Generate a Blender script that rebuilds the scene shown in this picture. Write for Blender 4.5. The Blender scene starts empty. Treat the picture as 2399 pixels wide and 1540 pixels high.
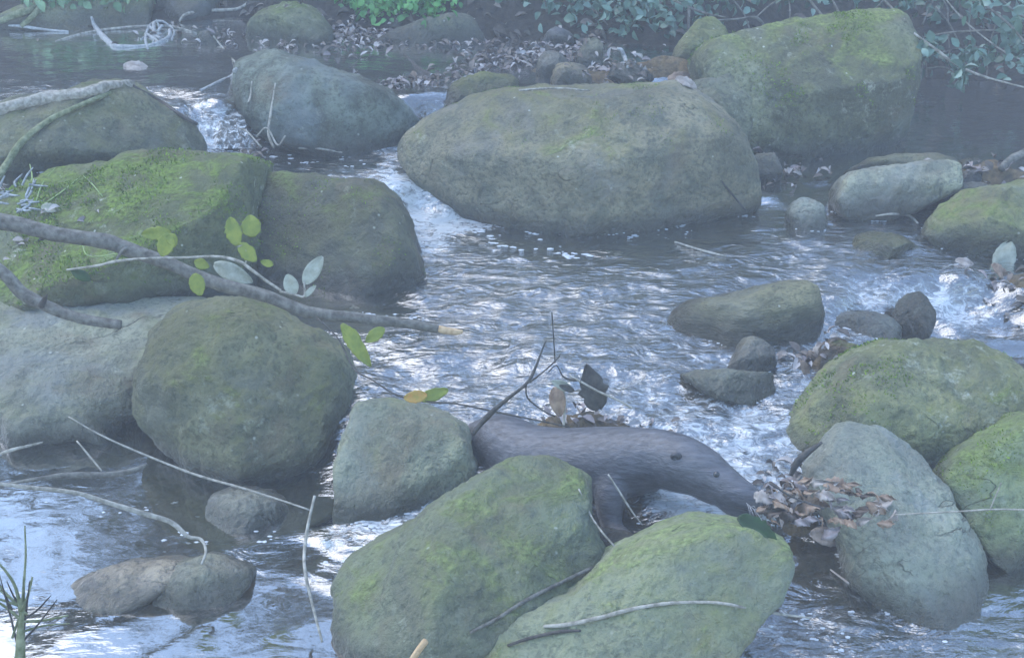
import bpy, bmesh, math, random
import numpy as np
from mathutils import Vector, noise, Matrix
R = math.radians
random.seed(7); rng = np.random.default_rng(7)
sc = bpy.context.scene
COL = sc.collection

# ------------------------------------------------------------------ camera
CAMH, PITCH, HFOV = 1.5, 25.0, 40.0
cam = bpy.data.objects.new("camera", bpy.data.cameras.new("camera"))
COL.objects.link(cam); sc.camera = cam
cam.data.sensor_width = 36; cam.data.lens = 18 / math.tan(R(HFOV / 2))
cam.location = (0, 0, CAMH); cam.rotation_euler = (R(90 - PITCH), 0, 0)
cam.data.clip_start = .05; cam.data.clip_end = 500
cam.data.dof.use_dof = False

# ------------------------------------------------------------------ world, sun, exposure
SUN_EL, SUN_ROT = 55, -55
world = bpy.data.worlds.new("World"); sc.world = world; world.use_nodes = True
wn = world.node_tree; wn.nodes.clear()
sky = wn.nodes.new("ShaderNodeTexSky"); sky.sky_type = 'NISHITA'; sky.sun_disc = False
sky.sun_elevation = R(SUN_EL); sky.sun_rotation = R(SUN_ROT); sky.dust_density = .6; sky.air_density = 1.4; sky.ozone_density = 4.4
bg = wn.nodes.new("ShaderNodeBackground"); bg.inputs[1].default_value = .15
wo = wn.nodes.new("ShaderNodeOutputWorld")
wn.links.new(sky.outputs[0], bg.inputs[0]); wn.links.new(bg.outputs[0], wo.inputs[0])
sl = bpy.data.lights.new("sun", 'SUN'); sl.energy = .72; sl.angle = R(60); sl.color = (1, .93, .80)
sun = bpy.data.objects.new("sun", sl); COL.objects.link(sun)
sd = Vector((math.sin(R(SUN_ROT)) * math.cos(R(SUN_EL)), math.cos(R(SUN_ROT)) * math.cos(R(SUN_EL)), math.sin(R(SUN_EL))))
sun.rotation_euler = sd.to_track_quat('Z', 'Y').to_euler()
sc.view_settings.view_transform = 'Standard'; sc.view_settings.look = 'None'
sc.view_settings.exposure = 1.78; sc.view_settings.gamma = 1
sc.cycles.max_bounces = 6; sc.cycles.transparent_max_bounces = 12
sc.cycles.volume_bounces = 1; sc.cycles.use_denoising = True
HAZE_DENSITY = .024

# ------------------------------------------------------------------ picture coordinates (2398 x 1540) to places in the world
FP = 1199 / math.tan(R(HFOV / 2))
CF = np.array([0, math.cos(R(PITCH)), -math.sin(R(PITCH))]); CR = np.array([1., 0, 0]); CU = np.array([0, math.sin(R(PITCH)), math.cos(R(PITCH))])
C0 = np.array([0, 0, CAMH])
def ray(u, v): return CF + CR * ((u - 1199) / FP) + CU * ((770 - v) / FP)
def at(u, v, d): return C0 + ray(u, v) * d
def at_z(u, v, z):
    r = ray(u, v); return C0 + r * ((z - CAMH) / r[2])
def proj(p):
    q = np.asarray(p) - C0; d = q @ CF
    return 1199 + (q @ CR) / d * FP, 770 - (q @ CU) / d * FP, d
def depth_on(u, v, z): r = ray(u, v); return (z - CAMH) / r[2]

# ------------------------------------------------------------------ helpers
def tag(o, label=None, cat=None, group=None, kind=None):
    if label: o['label'] = label
    if cat: o['category'] = cat
    if group: o['group'] = group
    if kind: o['kind'] = kind
    return o
def mesh_obj(name, V, F, mat, parent=None, smooth=True):
    me = bpy.data.meshes.new(name); me.from_pydata([tuple(map(float, v)) for v in V], [], [tuple(int(i) for i in f) for f in F])
    if smooth: me.polygons.foreach_set("use_smooth", [True] * len(me.polygons))
    me.materials.append(mat); me.update()
    o = bpy.data.objects.new(name, me); COL.objects.link(o)
    if parent is not None:
        o.parent = parent; o.matrix_parent_inverse = Matrix.Translation(parent.location).inverted()
    return o
def empty(name, loc):
    o = bpy.data.objects.new(name, None); COL.objects.link(o); o.location = tuple(map(float, loc)); o.empty_display_size = .1
    return o
def recenter(o, c):
    c = Vector(tuple(map(float, c)))
    o.data.transform(Matrix.Translation(-c)); o.location = c; return o
def crom(P, n=6):
    P = [np.array(p, float) for p in P]; out = []
    Q = [2 * P[0] - P[1]] + P + [2 * P[-1] - P[-2]]
    for i in range(1, len(Q) - 2):
        for k in range(n):
            t = k / n
            out.append(.5 * (2 * Q[i] + (Q[i + 1] - Q[i - 1]) * t + (2 * Q[i - 1] - 5 * Q[i] + 4 * Q[i + 1] - Q[i + 2]) * t * t + (3 * Q[i] - Q[i - 1] - 3 * Q[i + 1] + Q[i + 2]) * t ** 3))
    out.append(P[-1]); return out
def tube_geo(P, rad, seg=8, n=6, rough=.0, base=0):
    """P: control points, rad: radii at the control points"""
    C = crom([list(p) + [r] for p, r in zip(P, rad)], n)
    V, F = [], []
    up = np.array([0.13, 0.2, .97]); m = len(C)
    for i, c in enumerate(C):
        a = C[max(0, i - 1)][:3]; b = C[min(m - 1, i + 1)][:3]
        t = b - a; t /= (np.linalg.norm(t) + 1e-9)
        s = np.cross(t, up); s /= (np.linalg.norm(s) + 1e-9); w = np.cross(s, t)
        for k in range(seg):
            an = 2 * math.pi * k / seg
            rr = max(c[3], 1e-4)
            if rough:
                rr *= 1 + rough * noise.noise(Vector((c[0] * 25 + math.cos(an) * 1.3, c[1] * 25 + math.sin(an) * 1.3, c[2] * 25)))
            V.append(c[:3] + (s * math.cos(an) + w * math.sin(an)) * rr)
    for i in range(m - 1):
        for k in range(seg):
            a = i * seg + k; b = i * seg + (k + 1) % seg
            F.append((a + base, b + base, b + seg + base, a + seg + base))
    F.append(tuple(base + k for k in range(seg - 1, -1, -1))); F.append(tuple(base + (m - 1) * seg + k for k in range(seg)))
    return V, F
def tube(name, P, rad, mat, parent=None, seg=8, n=6, rough=.25):
    V, F = tube_geo(P, rad, seg, n, rough); return mesh_obj(name, V, F, mat, parent)
LEAF_T = [(0, 0), (.22, -.36), (.22, .36), (.5, -.5), (.5, .5), (.78, -.32), (.78, .32), (1, 0), (.22, 0), (.5, 0), (.78, 0)]
LEAF_F = [(0, 1, 8), (0, 8, 2), (1, 3, 9, 8), (8, 9, 4, 2), (3, 5, 10, 9), (9, 10, 6, 4), (5, 7, 10), (10, 7, 6)]
LT = np.array(LEAF_T)
def leaves_mesh(name, pos, d, nrm, L, Wd, mat, parent=None, curl=.25, fold=.2, colors=None):
    """many leaves as one mesh (litter, a bush's foliage)"""
    pos = np.asarray(pos, float); d = np.asarray(d, float); nrm = np.asarray(nrm, float); N = len(pos)
    L = np.asarray(L, float).reshape(N, 1); Wd = np.asarray(Wd, float).reshape(N, 1)
    d /= np.linalg.norm(d, axis=1, keepdims=True) + 1e-9
    s = np.cross(nrm, d); s /= np.linalg.norm(s, axis=1, keepdims=True) + 1e-9; nn = np.cross(d, s)
    cu = (rng.normal(0, 1, (N, 1)) * .5 + 1) * curl; fo = (rng.normal(0, 1, (N, 1)) * .5 + 1) * fold
    V = np.zeros((N, len(LT), 3))
    for i, (x, y) in enumerate(LT):
        h = -cu * (x - .3) ** 2 + fo * abs(y) * 2 * .5
        V[:, i] = pos + d * L * x + s * Wd * y + nn * L * h
    V = V.reshape(-1, 3)
    F = []
    for k in range(N):
        b = k * len(LT); F += [tuple(b + j for j in f) for f in LEAF_F]
    o = mesh_obj(name, V, F, mat, parent)
    if colors is not None:
        at_ = o.data.color_attributes.new("tint", 'FLOAT_COLOR', 'POINT')
        cc = np.repeat(np.c_[np.asarray(colors, float), np.ones(N)], len(LT), axis=0)
        at_.data.foreach_set("color", cc.ravel())
    return o

# ------------------------------------------------------------------ materials
class NT:
    def __init__(s, name):
        s.m = bpy.data.materials.new(name); s.m.use_nodes = True; s.t = s.m.node_tree; s.t.nodes.clear()
        s.out = s.n("ShaderNodeOutputMaterial")
    def n(s, typ, **k):
        x = s.t.nodes.new(typ)
        for a, b in k.items(): setattr(x, a, b)
        return x
    def l(s, a, b): s.t.links.new(a, b)
    def set(s, inp, v):
        if hasattr(v, 'links') or hasattr(v, 'is_output'): s.l(v, inp)
        else:
            if isinstance(v, (tuple, list)) and len(v) == 3 and inp.type == 'RGBA': v = (*v, 1)
            inp.default_value = v
    def noise(s, vec, scale, detail=4, rough=.55, dist=0):
        x = s.n("ShaderNodeTexNoise"); s.l(vec, x.inputs['Vector']); x.inputs['Scale'].default_value = scale
        x.inputs['Detail'].default_value = detail; x.inputs['Roughness'].default_value = rough; x.inputs['Distortion'].default_value = dist
        return x.outputs['Fac']
    def ramp(s, f, stops, interp='LINEAR'):
        x = s.n("ShaderNodeValToRGB"); s.l(f, x.inputs[0]); x.color_ramp.interpolation = interp
        e = x.color_ramp.elements
        while len(e) < len(stops): e.new(.5)
        for i, (p, c) in enumerate(stops):
            e[i].position = p; e[i].color = (*c, 1) if isinstance(c, (tuple, list)) else (c, c, c, 1)
        return x.outputs[0]
    def mix(s, f, a, b, blend='MIX'):
        x = s.n("ShaderNodeMix", data_type='RGBA', blend_type=blend)
        s.set(x.inputs[0], f); s.set(x.inputs[6], a); s.set(x.inputs[7], b); return x.outputs[2]
    def math(s, op, a, b=0., clamp=False):
        x = s.n("ShaderNodeMath", operation=op, use_clamp=clamp); s.set(x.inputs[0], a); s.set(x.inputs[1], b); return x.outputs[0]
    def geo(s): return s.n("ShaderNodeNewGeometry")
    def coord(s, k='Object'): return s.n("ShaderNodeTexCoord").outputs[k]
    def mapv(s, vec, scale=(1, 1, 1), loc=(0, 0, 0), rot=(0, 0, 0)):
        x = s.n("ShaderNodeMapping"); s.l(vec, x.inputs[0]); x.inputs['Scale'].default_value = scale; x.inputs['Location'].default_value = loc; x.inputs['Rotation'].default_value = rot
        return x.outputs[0]
    def bump(s, h, st, dist=.01, nrm=None):
        x = s.n("ShaderNodeBump"); s.l(h, x.inputs['Height']); x.inputs['Strength'].default_value = st; x.inputs['Distance'].default_value = dist
        if nrm: s.l(nrm, x.inputs['Normal'])
        return x.outputs[0]
    def bsdf(s, col, rough=.7, nrm=None, spec=.4):
        x = s.n("ShaderNodeBsdfPrincipled"); s.set(x.inputs['Base Color'], col); s.set(x.inputs['Roughness'], rough)
        x.inputs['Specular IOR Level'].default_value = spec
        if nrm: s.l(nrm, x.inputs['Normal'])
        return x
    def done(s, x): s.l(x.outputs[0], s.out.inputs[0]); return s.m

def rock_mat(name, base=(.16, .17, .13), dark=(.055, .06, .045), moss=.4, mosscol=(.10, .15, .02), lich=.4, seed=0., wet=.0, zw=0., lichcol=(.34, .36, .28), streak=0):
    t = NT(name); co = t.mapv(t.coord(), loc=(seed * 3.1, seed * 1.7, seed)); g = t.geo()
    if streak: cs = t.mapv(co, scale=(1, 1, 5), rot=(0, R(streak), 0))
    else: cs = co
    hj = random.Random(int(seed * 13) + 3); hw_, hs_ = hj.uniform(-.09, .09), hj.uniform(.9, 1.1)
    base = (base[0] * .98 * hs_ * (1 + hw_), base[1] * .92 * hs_, base[2] * .76 * hs_ * (1 - hw_ * 1.4)); dark = tuple(x * 1.05 for x in dark)
    big = t.noise(co, 2.6, 4, .6, .4)
    mid = t.noise(cs, 14, 5, .62, .4); fine = t.noise(cs, 80, 4, .65); fl = t.noise(co, 240, 2, .6)
    sep = t.n("ShaderNodeSeparateXYZ"); t.l(g.outputs['Normal'], sep.inputs[0])
    c = t.mix(t.ramp(mid, [(.42, 0.), (.55, 1.)]), tuple(.8 * x + .2 * y for x, y in zip(dark, base)), base)
    c = t.mix(t.ramp(big, [(.40, .9), (.52, 0.)]), c, (dark[0] * 1.15, dark[1] * 1.02, dark[2] * .95))
    c = t.mix(t.ramp(big, [(.52, 0.), (.68, .6)]), c, tuple(min(1, x * 1.5) for x in base))
    c = t.mix(t.ramp(fine, [(.40, .55), (.5, 0.)]), c, tuple(x * .6 for x in dark)); c = t.mix(t.ramp(fl, [(.58, 0.), (.70, .25)]), c, tuple(min(1, x * 1.8) for x in base))
    # brown and bluish-grey bare stains
    st = t.noise(t.mapv(co, loc=(7, 3, 2)), 4.5, 5, .65, .6)
    c = t.mix(t.ramp(st, [(.54, 0.), (.68, .55)]), c, (.15, .115, .07))
    st2 = t.noise(t.mapv(co, loc=(2, 9, 5)), 3.4, 5, .65, .5)
    c = t.mix(t.ramp(st2, [(.52, 0.), (.64, .55)]), c, (base[0] * .95, base[1] * 1.0, base[2] * 1.35))
    # thin yellow-olive algae film and thicker moss on the faces turned up
    mn = t.noise(t.mapv(co, loc=(3, 8, 1)), 5.5, 7, .66, .8)
    up = t.math('MULTIPLY_ADD', sep.outputs[2], .26); up.node.inputs[2].default_value = moss - .635
    f = t.math('ADD', mn, up)
    film = t.ramp(f, [(.40, 0.), (.60, .6)])
    c = t.mix(film, c, (base[0] * .98, base[1] * 1.0, base[2] * .58))
    mf = t.ramp(f, [(.53, 0.), (.64, 1.)])
    mcol = t.mix(t.ramp(fine, [(.35, 0.), (.65, 1.)]), tuple(x * .45 for x in mosscol), tuple(min(1, x * 1.4) for x in mosscol))
    c = t.mix(t.math('MULTIPLY', mf, .85), c, mcol)
    # pale lichen crust and specks
    ln = t.noise(t.mapv(co, loc=(1, 2, 9)), 24, 6, .75, .2)
    lreg = t.ramp(t.noise(t.mapv(co, loc=(11, 2, 4)), 3, 3, .5), [(.45, 0.), (.6, 1.)])
    c = t.mix(t.math('MULTIPLY', t.math('MULTIPLY', t.ramp(ln, [(.56, 0.), (.66, 1.)]), lich), lreg), c, lichcol)
    vo = t.n("ShaderNodeTexVoronoi"); t.l(co, vo.inputs['Vector']); vo.inputs['Scale'].default_value = 30
    sp = t.ramp(vo.outputs['Distance'], [(.07, 1.), (.14, 0.)])
    spk = t.math('MULTIPLY', sp, t.ramp(vo.outputs['Color'], [(.66, 0.), (.76, 1.)]))
    c = t.mix(t.math('MULTIPLY', spk, min(1, lich * 1.4)), c, (.42, .44, .38))
    # a few cracks
    cn = t.noise(t.mapv(co, loc=(5, 5, 3), scale=(1, 1.6, .8)), 1.7, 5, .55, .9)
    cr = t.ramp(t.math('ABSOLUTE', t.math('SUBTRACT', cn, .5)), [(.0, 1.), (.005, 0.)])
    cr = t.math('MULTIPLY', cr, t.ramp(big, [(.56, 0.), (.64, 1.)]))
    c = t.mix(t.math('MULTIPLY', cr, .45), c, tuple(x * .35 for x in dark))
    # wet band just above the water
    sp2 = t.n("ShaderNodeSeparateXYZ"); t.l(g.outputs['Position'], sp2.inputs[0])
    wz = t.math('ADD', t.math('SUBTRACT', sp2.outputs[2], zw), t.math('MULTIPLY', t.math('SUBTRACT', mid, .5), -.05))
    wf = t.ramp(wz, [(.02, 1.), (.07, 0.)])
    wf = t.math('MAXIMUM', wf, wet)
    c = t.mix(t.math('MULTIPLY', wf, .8), c, (.03, .028, .02))
    h = t.math('ADD', t.math('MULTIPLY', mid, .7), t.math('ADD', t.math('MULTIPLY', fine, .28), t.math('MULTIPLY', mf, .18)))
    h = t.math('SUBTRACT', t.math('ADD', h, t.math('MULTIPLY', fl, .06)), t.math('MULTIPLY', cr, .25))
    nr = t.bump(h, 1., .03)
    ro = t.math('SUBTRACT', .82, t.math('MULTIPLY', wf, .5))
    return t.done(t.bsdf(c, ro, nr, .45))

def simple_mat(name, c1, c2, scale=40, rough=.75, bump=.4, dist=.004, spec=.35, stretch=(1, 1, 1), tint=False, det=5):
    t = NT(name); co = t.mapv(t.coord(), scale=stretch); n1 = t.noise(co, scale, det, .62)
    c = t.mix(t.ramp(n1, [(.35, 0.), (.65, 1.)]), c1, c2)
    if tint:
        a = t.n("ShaderNodeAttribute", attribute_name="tint"); c = t.mix(.8, c, a.outputs['Color'])
        c = t.mix(t.ramp(n1, [(.3, .35), (.55, 0.)]), c, (.02, .02, .015))
    return t.done(t.bsdf(c, rough, t.bump(n1, bump, dist), spec))
M_bark = simple_mat("bark_grey", (.07, .065, .055), (.19, .185, .16), 60, .8, .7, .004)
M_barkp = simple_mat("bark_pale", (.16, .15, .12), (.40, .38, .33), 70, .8, .6, .003)
M_barkw = simple_mat("driftwood_white", (.22, .225, .225), (.42, .43, .42), 80, .7, .5, .003)
M_barkd = simple_mat("bark_dark", (.022, .02, .018), (.075, .068, .06), 70, .6, .6, .003)
M_barkm = simple_mat("bark_mossy", (.08, .10, .04), (.24, .26, .16), 60, .85, .7, .004)
M_cut = simple_mat("cut_wood", (.38, .25, .13), (.55, .40, .24), 90, .7, .3, .002)
M_leafy = simple_mat("leaf_yellow", (.13, .17, .025), (.22, .25, .035), 45, .5, .25, .002)
M_leafo = simple_mat("leaf_orange_spots", (.42, .22, .05), (.22, .23, .04), 60, .5, .25, .002)
M_leafp = simple_mat("leaf_pale", (.22, .235, .18), (.34, .36, .30), 50, .6, .3, .002)
M_leafd = simple_mat("leaf_dark", (.035, .035, .035), (.075, .07, .068), 90, .55, .5, .002)
M_leafbr = simple_mat("leaf_brown", (.14, .09, .06), (.34, .25, .18), 40, .6, .4, .002)
M_leafpk = simple_mat("leaf_pale_dead", (.20, .17, .145), (.40, .355, .32), 45, .6, .4, .002)
M_leafdk = simple_mat("leaf_dark_brown", (.035, .028, .022), (.10, .075, .06), 50, .5, .4, .002)
M_litter2 = simple_mat("leaf_grey_dead", (.16, .14, .14), (.30, .27, .27), 40, .6, .4, .002)
M_litter = simple_mat("litter", (.12, .1, .08), (.3, .27, .23), 60, .65, .4, .002, tint=True)
M_bush = simple_mat("bush_leaf", (.03, .07, .04), (.10, .18, .10), 30, .42, .3, .002, spec=.5, tint=True)
M_herb = simple_mat("herb_leaf", (.05, .18, .03), (.12, .34, .07), 30, .5, .3, .002, tint=True)
M_grass = simple_mat("grass_blade", (.16, .24, .07), (.30, .38, .16), 30, .6, .2, .002)
M_moss = simple_mat("moss_tuft", (.06, .12, .01), (.16, .26, .04), 80, .9, .3, .002, tint=True)
M_crown = simple_mat("crown_leaf", (.015, .03, .012), (.05, .085, .03), 3, .6, .2, .01)
M_frond = simple_mat("lichen_twig", (.16, .18, .19), (.34, .37, .39), 80, .9, .3, .002)

def bed_mat():
    t = NT("stream_bed"); co = t.coord()
    n1 = t.noise(co, 9, 6, .65, .3); n2 = t.noise(co, 45, 5, .65)
    vo = t.n("ShaderNodeTexVoronoi"); t.l(t.mapv(co, scale=(1, 1, .3)), vo.inputs['Vector']); vo.inputs['Scale'].default_value = 26
    c = t.mix(t.ramp(n1, [(.35, 0.), (.65, 1.)]), (.06, .045, .025), (.22, .15, .07))
    c = t.mix(t.math('MULTIPLY', t.ramp(vo.outputs['Color'], [(.2, 0.), (.9, 1.)]), .4), c, (.20, .17, .11))
    c = t.mix(t.ramp(n2, [(.35, .6), (.55, 0.)]), c, (.02, .018, .013))
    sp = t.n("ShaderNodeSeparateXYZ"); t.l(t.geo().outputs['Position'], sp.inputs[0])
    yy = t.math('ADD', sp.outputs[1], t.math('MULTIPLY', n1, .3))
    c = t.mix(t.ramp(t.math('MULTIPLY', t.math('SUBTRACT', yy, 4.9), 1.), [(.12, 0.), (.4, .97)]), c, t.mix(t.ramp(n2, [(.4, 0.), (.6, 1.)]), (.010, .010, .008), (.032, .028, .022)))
    h = t.math('ADD', t.math('MULTIPLY', vo.outputs['Distance'], -.8), n2)
    return t.done(t.bsdf(c, .8, t.bump(h, .8, .02), .3))
M_bed = bed_mat()

def water_mat():
    t = NT("stream_water"); co = t.coord()
    tu = t.n("ShaderNodeAttribute", attribute_name="turb").outputs['Fac']; fo = t.n("ShaderNodeAttribute", attribute_name="foam").outputs['Fac']
    a = t.noise(t.mapv(co, scale=(.55, 1.15, 1), rot=(0, 0, R(-8))), 17, 4, .55, 1.1)
    b = t.noise(t.mapv(co, scale=(.6, 1.2, 1), rot=(0, 0, R(12))), 50, 2, .5, .6)
    d = t.noise(t.mapv(co, scale=(.45, 1.2, 1)), 9, 2, .5, .4)
    h = t.math('ADD', t.math('MULTIPLY', a, .6), t.math('MULTIPLY', b, .16))
    h = t.math('MULTIPLY', t.math('ADD', h, t.math('MULTIPLY', d, .5)), tu)
    nr = t.bump(h, 1., .034)
    lw = t.n("ShaderNodeFresnel"); lw.inputs[0].default_value = 1.5; t.l(nr, lw.inputs['Normal'])
    refl = t.math('MULTIPLY_ADD', lw.outputs[0], 3.9, clamp=True); refl.node.inputs[2].default_value = .04
    gl = t.n("ShaderNodeBsdfGlossy"); t.l(t.math('MULTIPLY_ADD', tu, .17), gl.inputs['Roughness']); gl.inputs['Roughness'].links[0].from_node.inputs[2].default_value = .035; gl.inputs['Color'].default_value = (1, 1, 1, 1); t.l(nr, gl.inputs['Normal'])
    tr = t.n("ShaderNodeBsdfTransparent"); tr.inputs[0].default_value = (.78, .74, .62, 1)
    mu = t.n("ShaderNodeBsdfDiffuse"); mu.inputs[0].default_value = (.07, .075, .06, 1)
    m1 = t.n("ShaderNodeMixShader"); m1.inputs[0].default_value = .2; t.l(tr.outputs[0], m1.inputs[1]); t.l(mu.outputs[0], m1.inputs[2])
    m2 = t.n("ShaderNodeMixShader"); t.l(refl, m2.inputs[0]); t.l(m1.outputs[0], m2.inputs[1]); t.l(gl.outputs[0], m2.inputs[2])
    # aerated water: real white froth where the stream tumbles
    fn = t.noise(t.mapv(co, scale=(.8, 1.1, 1.4)), 34, 5, .7, 1.2)
    ff = t.math('ADD', fn, t.math('MULTIPLY', fo, .42))
    ff = t.ramp(ff, [(.66, 0.), (.86, 1.)])
    fd = t.n("ShaderNodeBsdfPrincipled"); fd.inputs['Base Color'].default_value = (.62, .66, .68, 1); fd.inputs['Roughness'].default_value = .25; t.l(nr, fd.inputs['Normal'])
    m3 = t.n("ShaderNodeMixShader"); t.l(t.math('MULTIPLY', ff, .75), m3.inputs[0]); t.l(m2.outputs[0], m3.inputs[1]); t.l(fd.outputs[0], m3.inputs[2])
    return t.done(m3)
M_water = water_mat()
t = NT("foam"); M_foam = t.done(t.bsdf((.55, .58, .61), .3, None, .5))

# ------------------------------------------------------------------ water level field: u, v, z, turbulence, froth
W_PTS = [(0,120,.26,.12,0),(200,150,.26,.12,0),(330,130,.26,.12,0),(450,190,.26,.15,0),(500,230,.255,.4,.3),(430,240,.26,.4,.4),(500,60,.26,.1,0),(700,118,.26,.12,0),(-300,200,.26,.12,0),(-250,400,.2,.2,0),
 (900,120,.26,.15,0),(1150,130,.26,.12,0),(1100,105,.26,.12,0),(1000,210,.25,.3,.3),(1230,180,.26,.12,0),(1450,120,.26,.12,0),(1540,130,.26,.12,0),(960,215,.255,.2,0),(800,160,.26,.1,0),
 (2200,210,.06,.14,0),(2350,230,.06,.14,0),(2300,320,.06,.16,0),(2150,340,.055,.15,0),(2700,300,.06,.14,0),(2050,380,.05,.15,0),(1900,400,.04,.15,0),
 (480,345,.11,.9,.9),(560,350,.11,.9,.7),(640,355,.11,.5,.3),(720,365,.11,.3,.1),(850,380,.11,.4,.2),(920,390,.105,.8,.55),(1000,330,.12,.9,.7),(960,350,.11,.8,.6),(940,420,.09,1,.8),(1010,440,.07,1,.8),
 (1000,500,.01,.8,.8),(1060,530,.0,.7,.9),(990,560,.0,.8,.7),(1110,560,0,.6,.3),
 (1100,620,0,.75,.2),(1200,640,0,.7,.15),(1350,600,0,.5,.05),(1500,560,0,.25,0),(1650,540,0,.25,0),(1250,560,0,.3,.0),(1200,720,0,.9,.1),(1050,700,0,.85,.15),(1400,700,0,.9,.1),(1550,680,0,.7,.05),(1700,600,.0,.6,.1),
 (850,720,0,.15,0),(750,700,0,.1,0),(650,690,0,.1,0),(1000,820,0,.7,.15),(1200,820,0,.8,.15),(1400,820,0,.8,.15),(880,880,-.01,.6,.2),(950,900,-.02,.7,.3),(1100,900,-.02,.7,.25),
 (1550,860,-.01,.8,.25),(1500,920,-.02,.9,.35),(1650,960,-.03,.9,.5),(1750,990,-.04,.9,.6),(1850,860,-.02,.8,.3),(1830,930,-.03,.8,.4),
 (1820,440,.03,.15,0),(1900,460,.02,.15,0),(1750,500,.01,.25,0),(1980,520,.0,.5,.1),(2100,560,.0,.7,.1),(1950,600,.0,.9,.1),(2150,630,-.01,.6,.1),(1950,680,-.01,.9,.3),(2050,700,-.03,1,.6),
 (2250,640,-.01,.7,.3),(2200,700,-.06,.6,.75),(2250,740,-.10,.5,.6),(2050,770,-.08,.5,.3),(2150,790,-.11,.4,.3),(2350,780,-.10,.25,.1),(2395,850,-.12,.2,0),(2500,750,-.06,.4,.1),(2390,650,-.02,.4,.1),(1990,780,-.05,.8,.4),
 (1450,1150,-.06,.5,.2),(1560,1160,-.06,.8,.8),(1620,1190,-.06,.8,.8),(1750,1080,-.05,.9,.7),(1820,1100,-.06,.9,.6),(1450,1230,-.08,.3,.1),(1600,1150,-.06,.8,.7),
 (1850,1300,-.14,.2,0),(1900,1380,-.15,.3,.05),(1880,1450,-.16,.8,.35),(2050,1500,-.16,.9,.3),(2200,1530,-.16,.8,.25),(2350,1500,-.16,.6,.2),(2380,1380,-.15,.15,0),(1780,1530,-.16,.9,.4),(2600,1400,-.15,.2,0),(2300,1600,-.16,.7,.2),(1600,1700,-.16,.5,.2),
 (50,1070,-.12,.022,0),(250,1080,-.12,.022,0),(450,1160,-.12,.022,0),(720,1200,-.12,.022,0),(720,1300,-.12,.022,0),(400,1250,-.12,.022,.0),(100,1200,-.12,.022,0),(100,1300,-.12,.022,0),(300,1480,-.12,.022,0),(100,1500,-.12,.022,0),(600,1450,-.12,.022,0),(700,1400,-.12,.022,0),(700,1530,-.12,.022,0),(-300,1300,-.12,.022,0),(400,1700,-.12,.022,0),
 (870,1230,-.1,.8,.7),(830,1260,-.11,.7,.5),(950,1220,-.09,.8,.7),(1060,1160,-.07,.8,.6),(790,1330,-.12,.3,.2),(1120,1130,-.05,.7,.4)]
WP = np.array([[*at_z(u, v, z)[:2], z, t_, f] for u, v, z, t_, f in W_PTS])
def wfield(X, Y):
    X = np.asarray(X, float); Y = np.asarray(Y, float)
    num = np.zeros(X.shape + (3,)); den = np.zeros(X.shape)
    for p in WP:
        w = 1 / ((X - p[0]) ** 2 + (Y - p[1]) ** 2 + .0006) ** 2.2
        num += w[..., None] * p[2:]; den += w
    return num / den[..., None]
SH = [(-400, 70, .26), (0, 60, .26), (60, 62, .26), (350, 45, .26), (520, 40, .26), (780, 60, .26), (1000, 75, .26), (1130, 92, .26), (1250, 88, .26), (1500, 100, .26), (1600, 110, .26), (1900, 130, .1), (2150, 180, .06), (2398, 195, .06), (2800, 215, .06)]
SHW = np.array([at_z(u, v, z)[:2] for u, v, z in SH]); SHW = SHW[np.argsort(SHW[:, 0])]
MOUND = [(1240, 165, .27, .30, .10, .06), (1330, 150, .27, .25, .10, .055), (1450, 175, .26, .25, .10, .07), (1570, 170, .24, .25, .12, .11), (1120, 162, .26, .25, .05, .05), (1320, 95, .27, .2, .16, .05), (960, 190, .26, .2, .06, .05), (880, 62, .26, .25, .1, .12), (1000, 70, .26, .2, .12, .1),
 (110, 690, .0, .2, .12, .12), (2150, 400, .08, .25, .12, .08), (2330, 400, .09, .2, .1, .09), (2440, 420, .09, .3, .2, .09), (2440, 640, .0, .2, .15, .10), (1830, 385, .06, .12, .06, .08), (1350, 990, -.02, .22, .10, .11), (1920, 860, -.02, .06, .05, .12), (1880, 1190, -.08, .1, .06, .12)]
MD = [(*at_z(u, v, z)[:2], sx, sy, h) for u, v, z, sx, sy, h in MOUND]
def terrain(X, Y):
    W = wfield(X, Y)[..., 0]
    Z = W - .10
    for x, y, sx, sy, h in MD:
        Z = Z + h * 1.35 * np.exp(-(((X - x) / sx) ** 2 + ((Y - y) / sy) ** 2) * 2)
    ys = np.interp(X, SHW[:, 0], SHW[:, 1])
    b = Y - ys
    Z = np.where(b > -.3, np.maximum(Z, W - .1 + (b + .3) * .36), Z)
    Z = Z + np.clip(b - .15, 0, None) * .25 + np.clip(np.abs(X) - (Y * .36 + .8), 0, 3) * .35 * np.clip((Y - 1) / 2, 0, 1)
    return Z
def grid(ny, nx, y0, y1, kx, cx, jitter=0):
    ys = y0 * (y1 / y0) ** np.linspace(0, 1, ny); t_ = np.linspace(-1, 1, nx)
    Y = np.repeat(ys[:, None], nx, 1); X = t_[None] * (kx * ys[:, None] + cx); return X, Y
def grid_faces(ny, nx):
    i = np.arange(ny - 1)[:, None] * nx + np.arange(nx - 1)[None]
    return np.stack([i, i + 1, i + nx + 1, i + nx], -1).reshape(-1, 4)
def nz(X, Y, Z, s, o=0.):
    return np.array([noise.noise(Vector((x * s + o, y * s, z * s))) for x, y, z in zip(X.ravel(), Y.ravel(), np.broadcast_to(Z, X.shape).ravel())]).reshape(X.shape)

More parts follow.
